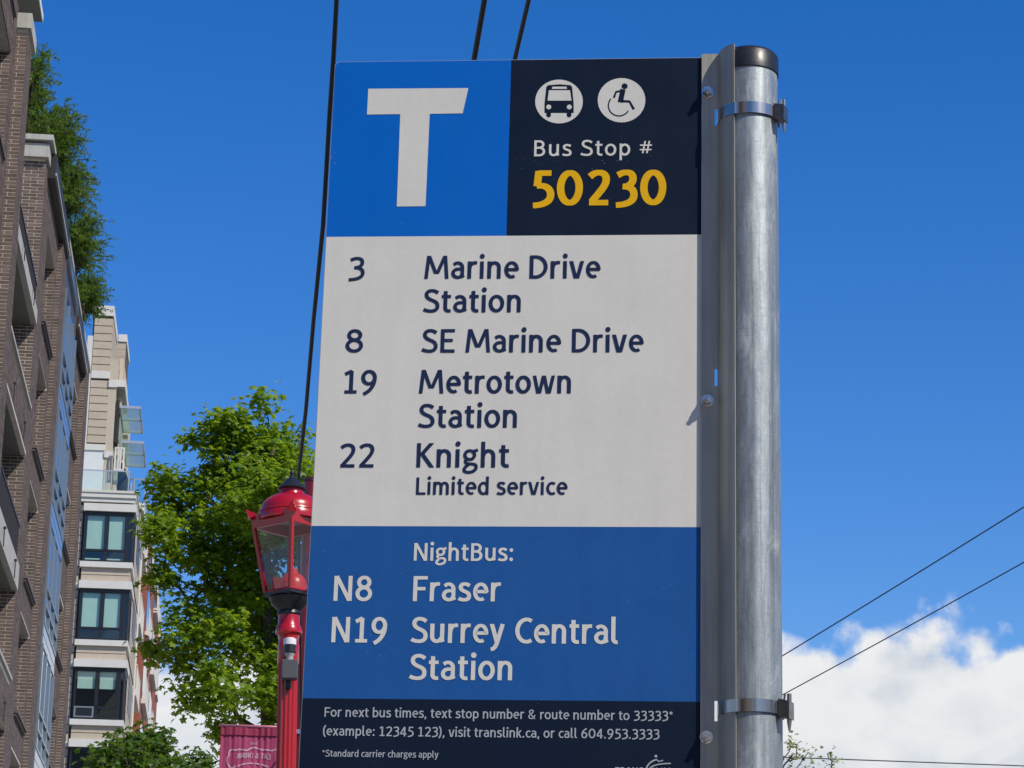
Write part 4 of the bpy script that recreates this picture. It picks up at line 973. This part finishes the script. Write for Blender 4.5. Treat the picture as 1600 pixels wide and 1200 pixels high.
# ------------------------------------------------------------------ overhead cables
CAB = mat('black_cable', (.012, .012, .013), .6)
def cable(pts, r, label, grp='overhead cables along the street', name='overhead_cable'):
    q = MB(); n = len(pts)
    o = q.tube(pts, r, 8).build(name, CAB, None, True); return tag(o, label, 'cable', grp)
def loc_a(px, py, a):
    d = ray(px, py); P = d * (a / d.dot(SV)); return street(a, P.dot(SU), P.z + EYE)
c1 = [loc_a(x, y, .34) for x, y in ((526, 0), (521, 92), (515, 180), (505, 350), (490, 500), (478, 640), (465, 755))]
c1 = [c1[0] + (c1[0] - c1[2]) * 12, c1[0] + (c1[0] - c1[2]) * 3] + c1 + [street(pa - .02, ps - .09, 4.9)]
cable(c1, .0125, 'leftmost thick black cable running down to the red lamp')
for (p, q_, a, r, lab) in (((757, 0), (741, 92), 1.2, .0165, 'thicker of the two black cables vanishing behind the top of the sign'), ((826, 0), (804.5, 92), 1.0, .0095, 'thinner cable right of its thicker neighbour, vanishing behind the sign top')):
    A = loc_a(*p, a); B = loc_a(*q_, a); d = (A - B); far = street(a, 160, B.z); cable([A + d * 14, A + d * 5, A, B, B - d * 2 + Vector((0, 0, .02)), street(a, 60, B.z - .25), far], r, lab)
WIRE = mat('grey_wire', (.06, .065, .08), .6)
def wire(pts, r, label, sag=0):
    P0, P1 = Vector(pts[0]), Vector(pts[1]); ps_ = [P0.lerp(P1, i / 24) - Vector((0, 0, sag * 4 * (i / 24) * (1 - i / 24))) for i in range(25)]
    return tag(MB().tube(ps_, r, 6).build('utility_wire', WIRE, None, True), label, 'wire', 'thin wires crossing the sky at right')
def wp(px, py, s): a, s_, z = at_s(px, py, s); return street(a, s_, z)
wire((wp(1000, 1158, 34), wp(2100, 475, 22)), .0075, 'upper of the two slanting wires at the right', .05)
wire((wp(1000, 1204, 34), wp(2100, 595, 22)), .0068, 'lower of the two slanting wires at the right', .05)
wire((wp(1000, 1175, 62), wp(2300, 1222, 62)), .016, 'nearly level wire low over the clouds at the right', .0)
up_ = wp(1000, 1140, 62); 
upole = thing('wooden_pole', Matrix.Translation((up_.x, up_.y, 0)), 'wooden utility pole hidden behind the bus stop sign', 'pole')
MB().lathe([(.17, 0), (.12, up_.z + .6)], n=16).build('shaft', mat('pole_wood', (.12, .085, .06), .9, var=.2, vscale=8), upole, True)

# ------------------------------------------------------------------ trees
BARK = mat('bark', (.075, .058, .045), .95, var=.3, vscale=10, bump=.5, bscale=25)
def maple(mb, p, size, nrm, rot, mi=0):
    """one palmate leaf, slightly folded"""
    z = nrm.normalized(); x = z.orthogonal().normalized(); x = (Matrix.Rotation(rot, 3, z) @ x); y = z.cross(x)
    prof = ((0, 0), (.16, -.30), (.48, -.22), (.34, .02), (.62, .30), (.24, .32), (0, .68), (-.24, .32), (-.62, .30), (-.34, .02), (-.48, -.22), (-.16, -.30))
    vs = [p + (x * a + y * b - z * (abs(a) * .35 + (b * b) * .25)) * size for a, b in prof]
    vs.append(p + (x * 0 + y * .08) * size)
    mb.add(vs, [(12, i, (i + 1) % 12) for i in range(12)], mi)
def tree(name, base, blobs, s, lf, label, cat='tree', density=20, lsize=.085, trunk=.13, seed=3, nclus=400, gap=.42, crown_r=.22, group=None, depth=1.0, bend=None, leaf='leaf_crown', fork=.30):
    rnd = random.Random(seed)
    t = thing(name, Matrix.Translation(base), label, cat, group); bz_ = Vector(base)
    K = s / F0 * 1.04; C3 = []
    for (px, py, r) in blobs:
        a, s_, z = at_s(px, py, s); C3.append((street(a, s_ + rnd.uniform(-1, 1) * depth, z) - bz_, r * K))
    tot = sum(r ** 2.4 for _, r in C3); cl = []
    for (c, r), (bpx, bpy_, br_) in zip(C3, blobs):
        if br_ < 22: cl += [c + Vector((rnd.gauss(0, .4), rnd.gauss(0, .4), rnd.gauss(0, .4))) * r for _ in range(2 if br_ < 12 else 3)]
    tries = 0
    while len(cl) < nclus and tries < nclus * 40:
        tries += 1; u = rnd.uniform(0, tot)
        for c, r in C3:
            u -= r ** 2.4
            if u <= 0: break
        d = Vector((rnd.gauss(0, 1), rnd.gauss(0, 1), rnd.gauss(0, 1))).normalized(); rad = r * rnd.random() ** .40
        p = c + Vector((d.x, d.y * (1.0 + depth * .3), d.z)) * rad
        if noise.noise(p * 1.5 + Vector((seed, 0, 0))) < gap - .62: continue
        cl.append(p)
    # skeleton: each cluster hangs on the nearest node nearer to the trunk
    zmin = min(p.z for p in cl); zmax = max(p.z for p in cl); cxy = Vector((sum(p.x for p in cl) / len(cl), sum(p.y for p in cl) / len(cl), 0))
    nodes = []; par = []
    for i in range(15):
        f = i / 14; zt_ = (zmin + (zmax - zmin) * .86) * f; k = max(0, (zt_ - zmin * .6) / (zmax - zmin * .6))
        nodes.append(Vector((cxy.x * k, cxy.y * k, zt_)) + Vector((math.sin(f * 7 + seed) * .10 * f, math.cos(f * 5) * .10 * f, 0))); par.append(i - 1)
    order = sorted(range(len(cl)), key=lambda i: (Vector((cl[i].x - cxy.x, cl[i].y - cxy.y, 0)).length + .15 * abs(cl[i].z - zmin)))
    tips = []
    for i in order:
        p = cl[i]; best = None; bd = 1e9
        for j, q in enumerate(nodes):
            if q.z > p.z + .15 or (j < 15 and q.z < zmin * .75): continue
            d = (p - q).length + .55 * max(0, q.z - (p.z - .25))
            if d < bd: bd = d; best = j
        if best is None: best = 12
        q = nodes[best]; mid = q.lerp(p, .5) + Vector((rnd.uniform(-.06, .06), rnd.uniform(-.06, .06), -.04 * bd))
        nodes.append(mid); par.append(best); nodes.append(p); par.append(len(nodes) - 2); tips.append(len(nodes) - 1)
    load = [0.0] * len(nodes)
    for ti in tips:
        j = ti
        while j >= 0: load[j] += 1; j = par[j]
    rad = [max(.006, trunk * math.sqrt(l / len(tips))) for l in load]
    tm = MB(); tm.tube([Vector((0, 0, -.1))] + nodes[:15], [trunk * 1.3] + [max(trunk * (1 - .65 * i / 14), rad[i] * .9) for i in range(15)], 10); tm.build('trunk', BARK, t, True)
    br = MB()
    for j in range(15, len(nodes)):
        r0 = min(rad[par[j]], rad[j] * 1.5); br.tube([nodes[par[j]], nodes[j]], [r0, rad[j]], 5)
    br.build('branches', BARK, t, True)
    lm_ = MB()
    for p in cl:
        n = int(density * rnd.uniform(.6, 1.4))
        for _ in range(n):
            o = Vector((rnd.gauss(0, 1), rnd.gauss(0, 1), rnd.gauss(0, .75))) * crown_r * .62
            nr = Vector((rnd.gauss(0, .6), rnd.gauss(0, .6) - .2, 1.0)) + o * 1.2
            maple(lm_, p + o, lsize * rnd.uniform(.6, 1.25), nr, rnd.uniform(0, 6.28))
    tag(lm_.build(leaf, lf, t), kind='stuff'); return t
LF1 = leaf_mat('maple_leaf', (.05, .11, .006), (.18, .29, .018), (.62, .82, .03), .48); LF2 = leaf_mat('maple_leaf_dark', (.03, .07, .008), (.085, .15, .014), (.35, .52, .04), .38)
LF3 = leaf_mat('spring_leaf', (.20, .24, .05), (.34, .36, .12), (.6, .65, .2), .3)
bl1 = [(385, 645, 42), (330, 690, 52), (440, 690, 62), (395, 720, 70), (285, 760, 48), (350, 800, 85), (440, 800, 85), (270, 812, 34), (250, 742, 14), (300, 880, 58), (400, 900, 90), (246, 835, 16), (250, 912, 17), (330, 985, 60), (420, 1010, 80), (285, 1040, 38), (360, 1085, 56), (440, 1110, 60), (300, 1100, 24), (242, 1000, 17), (480, 700, 50), (500, 830, 85), (530, 960, 85), (500, 1080, 70), (560, 800, 60), (590, 900, 60), (246, 858, 12), (345, 1128, 22)]
tb = at_s(400, 1200, 40)
tree('maple_tree', street(.55, 40, 0), bl1, 40.0, LF1, 'leafy bright green maple street tree behind the red lamp', density=44, lsize=.118, nclus=660, gap=.40, seed=5, trunk=.14, crown_r=.215)
bl2 = [(205, 1166, 20), (234, 1160, 20), (190, 1190, 26), (240, 1185, 40), (290, 1172, 34), (325, 1178, 26), (215, 1215, 60), (290, 1240, 70), (250, 1320, 90), (340, 1300, 60), (170, 1260, 40)]
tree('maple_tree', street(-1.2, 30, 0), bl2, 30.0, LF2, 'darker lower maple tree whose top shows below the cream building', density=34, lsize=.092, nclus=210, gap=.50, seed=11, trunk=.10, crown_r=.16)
bl3 = [(1226, 1160, 5), (1232, 1166, 6), (1262, 1178, 6), (1232, 1192, 9), (1285, 1186, 6), (1300, 1192, 8), (1270, 1196, 8), (1250, 1230, 30), (1300, 1240, 30), (1230, 1250, 30), (1270, 1290, 60), (1190, 1220, 40)]
tree('young_tree', street(5.3, 34, 0), bl3, 34.0, LF3, 'sparse yellow-green treetop just showing at the bottom right of the pole', density=9, lsize=.055, nclus=110, gap=.2, seed=4, trunk=.05, crown_r=.11, depth=.5)

# ------------------------------------------------------------------ roof shrubs
SHR = leaf_mat('feathery_shrub_leaf', (.03, .08, .010), (.13, .22, .025), (.4, .6, .06), .32)
def shrub(a, s, z, h, spread, seed, label):
    rnd = random.Random(seed); t = thing('roof_shrub', street_frame(a, s, z), label, 'shrub', 'feathery shrubs along the brick roof edge')
    stm = MB(); lf = MB()
    for i in range(210):
        ang = rnd.uniform(0, 2 * pi); up_h = h * rnd.uniform(.25, 1.0); out = spread * rnd.uniform(.2, 1.0) * (1.15 - .35 * up_h / h)
        d = Vector((math.cos(ang) + .35, math.sin(ang), 0)); d.normalize()
        droop = rnd.uniform(-.55, .05) if rnd.random() < .5 else 0
        pts = [Vector((rnd.uniform(-.1, .1), rnd.uniform(-.3, .3), 0))]
        for k in range(1, 9):
            f = k / 8; pts.append(pts[0] + d * out * f ** 1.3 + Vector((0, 0, up_h * math.sin(f * 1.75) / .984 + droop * f * f)))
        stm.tube(pts, [.012 * (1 - .8 * k / 8) for k in range(9)], 4)
        for k in range(34):
            f = rnd.uniform(.22, 1.02) * 8; j = min(7, int(f)); p = pts[j].lerp(pts[j + 1], f - j); dr = (pts[j + 1] - pts[j]).normalized()
            sd = Vector((rnd.gauss(0, 1), rnd.gauss(0, 1), rnd.gauss(0, .7))).normalized(); l = rnd.uniform(.06, .16); q = p + (dr * .8 + sd * .8).normalized() * l
            wv = (q - p).cross(Vector((rnd.gauss(0, 1), rnd.gauss(0, 1), 1))).normalized() * .011
            lf.add([p - wv * .4, p + wv * .4, p.lerp(q, .55) + wv, q, p.lerp(q, .55) - wv], [(0, 1, 2, 4), (4, 2, 3)])
            for m_ in range(2):
                p2 = p.lerp(q, rnd.uniform(.3, .8)); q2 = p2 + Vector((rnd.gauss(0, 1), rnd.gauss(0, 1), rnd.gauss(0, 1) + .3)).normalized() * .07; w2 = (q2 - p2).cross(Vector((0, 0, 1))).normalized() * .008
                lf.add([p2 - w2, p2 + w2, q2], [(0, 1, 2)])
    stm.build('stems', BARK, t); tag(lf.build('foliage', SHR, t), kind='stuff'); return t
shrub(-5.15, 52.3, 22.4, 2.4, .85, 1, 'topmost and palest feathery shrub above the brick wall cap')
shrub(-4.62, 53.4, 22.4, 1.6, .90, 2, 'feathery shrub beside the concrete wall cap, below the topmost one')
shrub(-4.55, 56.4, 22.4, 1.5, .95, 3, 'feathery shrub above the top of the small dark window recess')
shrub(-4.50, 60.0, 22.4, 1.5, 1.08, 4, 'widest feathery shrub, above the glazed blue bay')
shrub(-4.50, 63.5, 22.4, 1.2, .85, 5, 'lowest feathery shrub, beside the top of the cream tower')
pl_ = MB(); pl_.box(-.35, .18, 3.3, 14.5, .025, .16)
plo = pl_.build('planter', mat('planter_dark', (.05, .045, .04), .8), bb); plo.matrix_parent_inverse = Matrix.Identity(4); plo.location = (-.22, 3.0, ROOF)

src_tree = bpy.data.objects['maple_tree']  # unseen tree copies added so the steel reflects dark green, less sky
for (a_, s_, lab) in ((.2, -14, 'unseen green maple added on the pavement close behind the viewer for dark reflections'), (.2, -26, 'unseen green maple added farther behind the viewer for dark reflections'), (14.6, -9, 'unseen green maple added across the road behind the viewer for dark reflections')):
    c_ = src_tree.copy(); sc.collection.objects.link(c_); c_.matrix_world = Matrix.Translation(street(a_, s_, 0)) @ Matrix.Scale(.78, 4); c_['label'] = lab
    for ch in src_tree.children: d_ = ch.copy(); sc.collection.objects.link(d_); d_.parent = c_

# ------------------------------------------------------------------ buildings behind the viewer and across the road
def block(a0, a1, s0, s1, h, m, label, seed):
    rnd = random.Random(seed); t = thing('shop_building', street_frame((a0 + a1) / 2, (s0 + s1) / 2), label, 'building')
    ox, oy = (a0 + a1) / 2, (s0 + s1) / 2
    MB().box(a0 - ox, a1 - ox, s0 - oy, s1 - oy, 0, h).build('wall', m, t); MB().box(a0 - ox - .2, a1 - ox + .2, s0 - oy - .2, s1 - oy + .2, h, h + .4).build('parapet', CONC, t)
    q = MB(); z = 1.0
    while z < h - 1.5:
        x = a0 - ox + 1
        while x < a1 - ox - 1.5: q.box(x, x + 1.4, s1 - oy - .01, s1 - oy + .04, z, z + 1.7); x += 2.6
        y = s0 - oy + 1
        while y < s1 - oy - 1.5:
            if a0 > 0: q.box(a0 - ox - .04, a0 - ox + .01, y, y + 1.4, z, z + 1.7)
            else: q.box(a1 - ox - .01, a1 - ox + .04, y, y + 1.4, z, z + 1.7)
            y += 2.6
        z += 3.1
    q.build('windows', WGL, t); return t
block(-18, -4.6, -30, -4, 10, mat('tan_brick', (.26, .19, .13), .9, var=.2), 'tan brick shop building behind the viewer on the pavement side', 1)
block(18.3, 30, -38, -6, 8, mat('grey_stucco', (.38, .37, .34), .9, var=.1), 'grey shop building across the road, out of frame to the right', 2)
block(18.3, 30, 44, 75, 7, mat('brown_stucco', (.25, .17, .12), .9, var=.1), 'brown low building across the road, out of frame', 3)
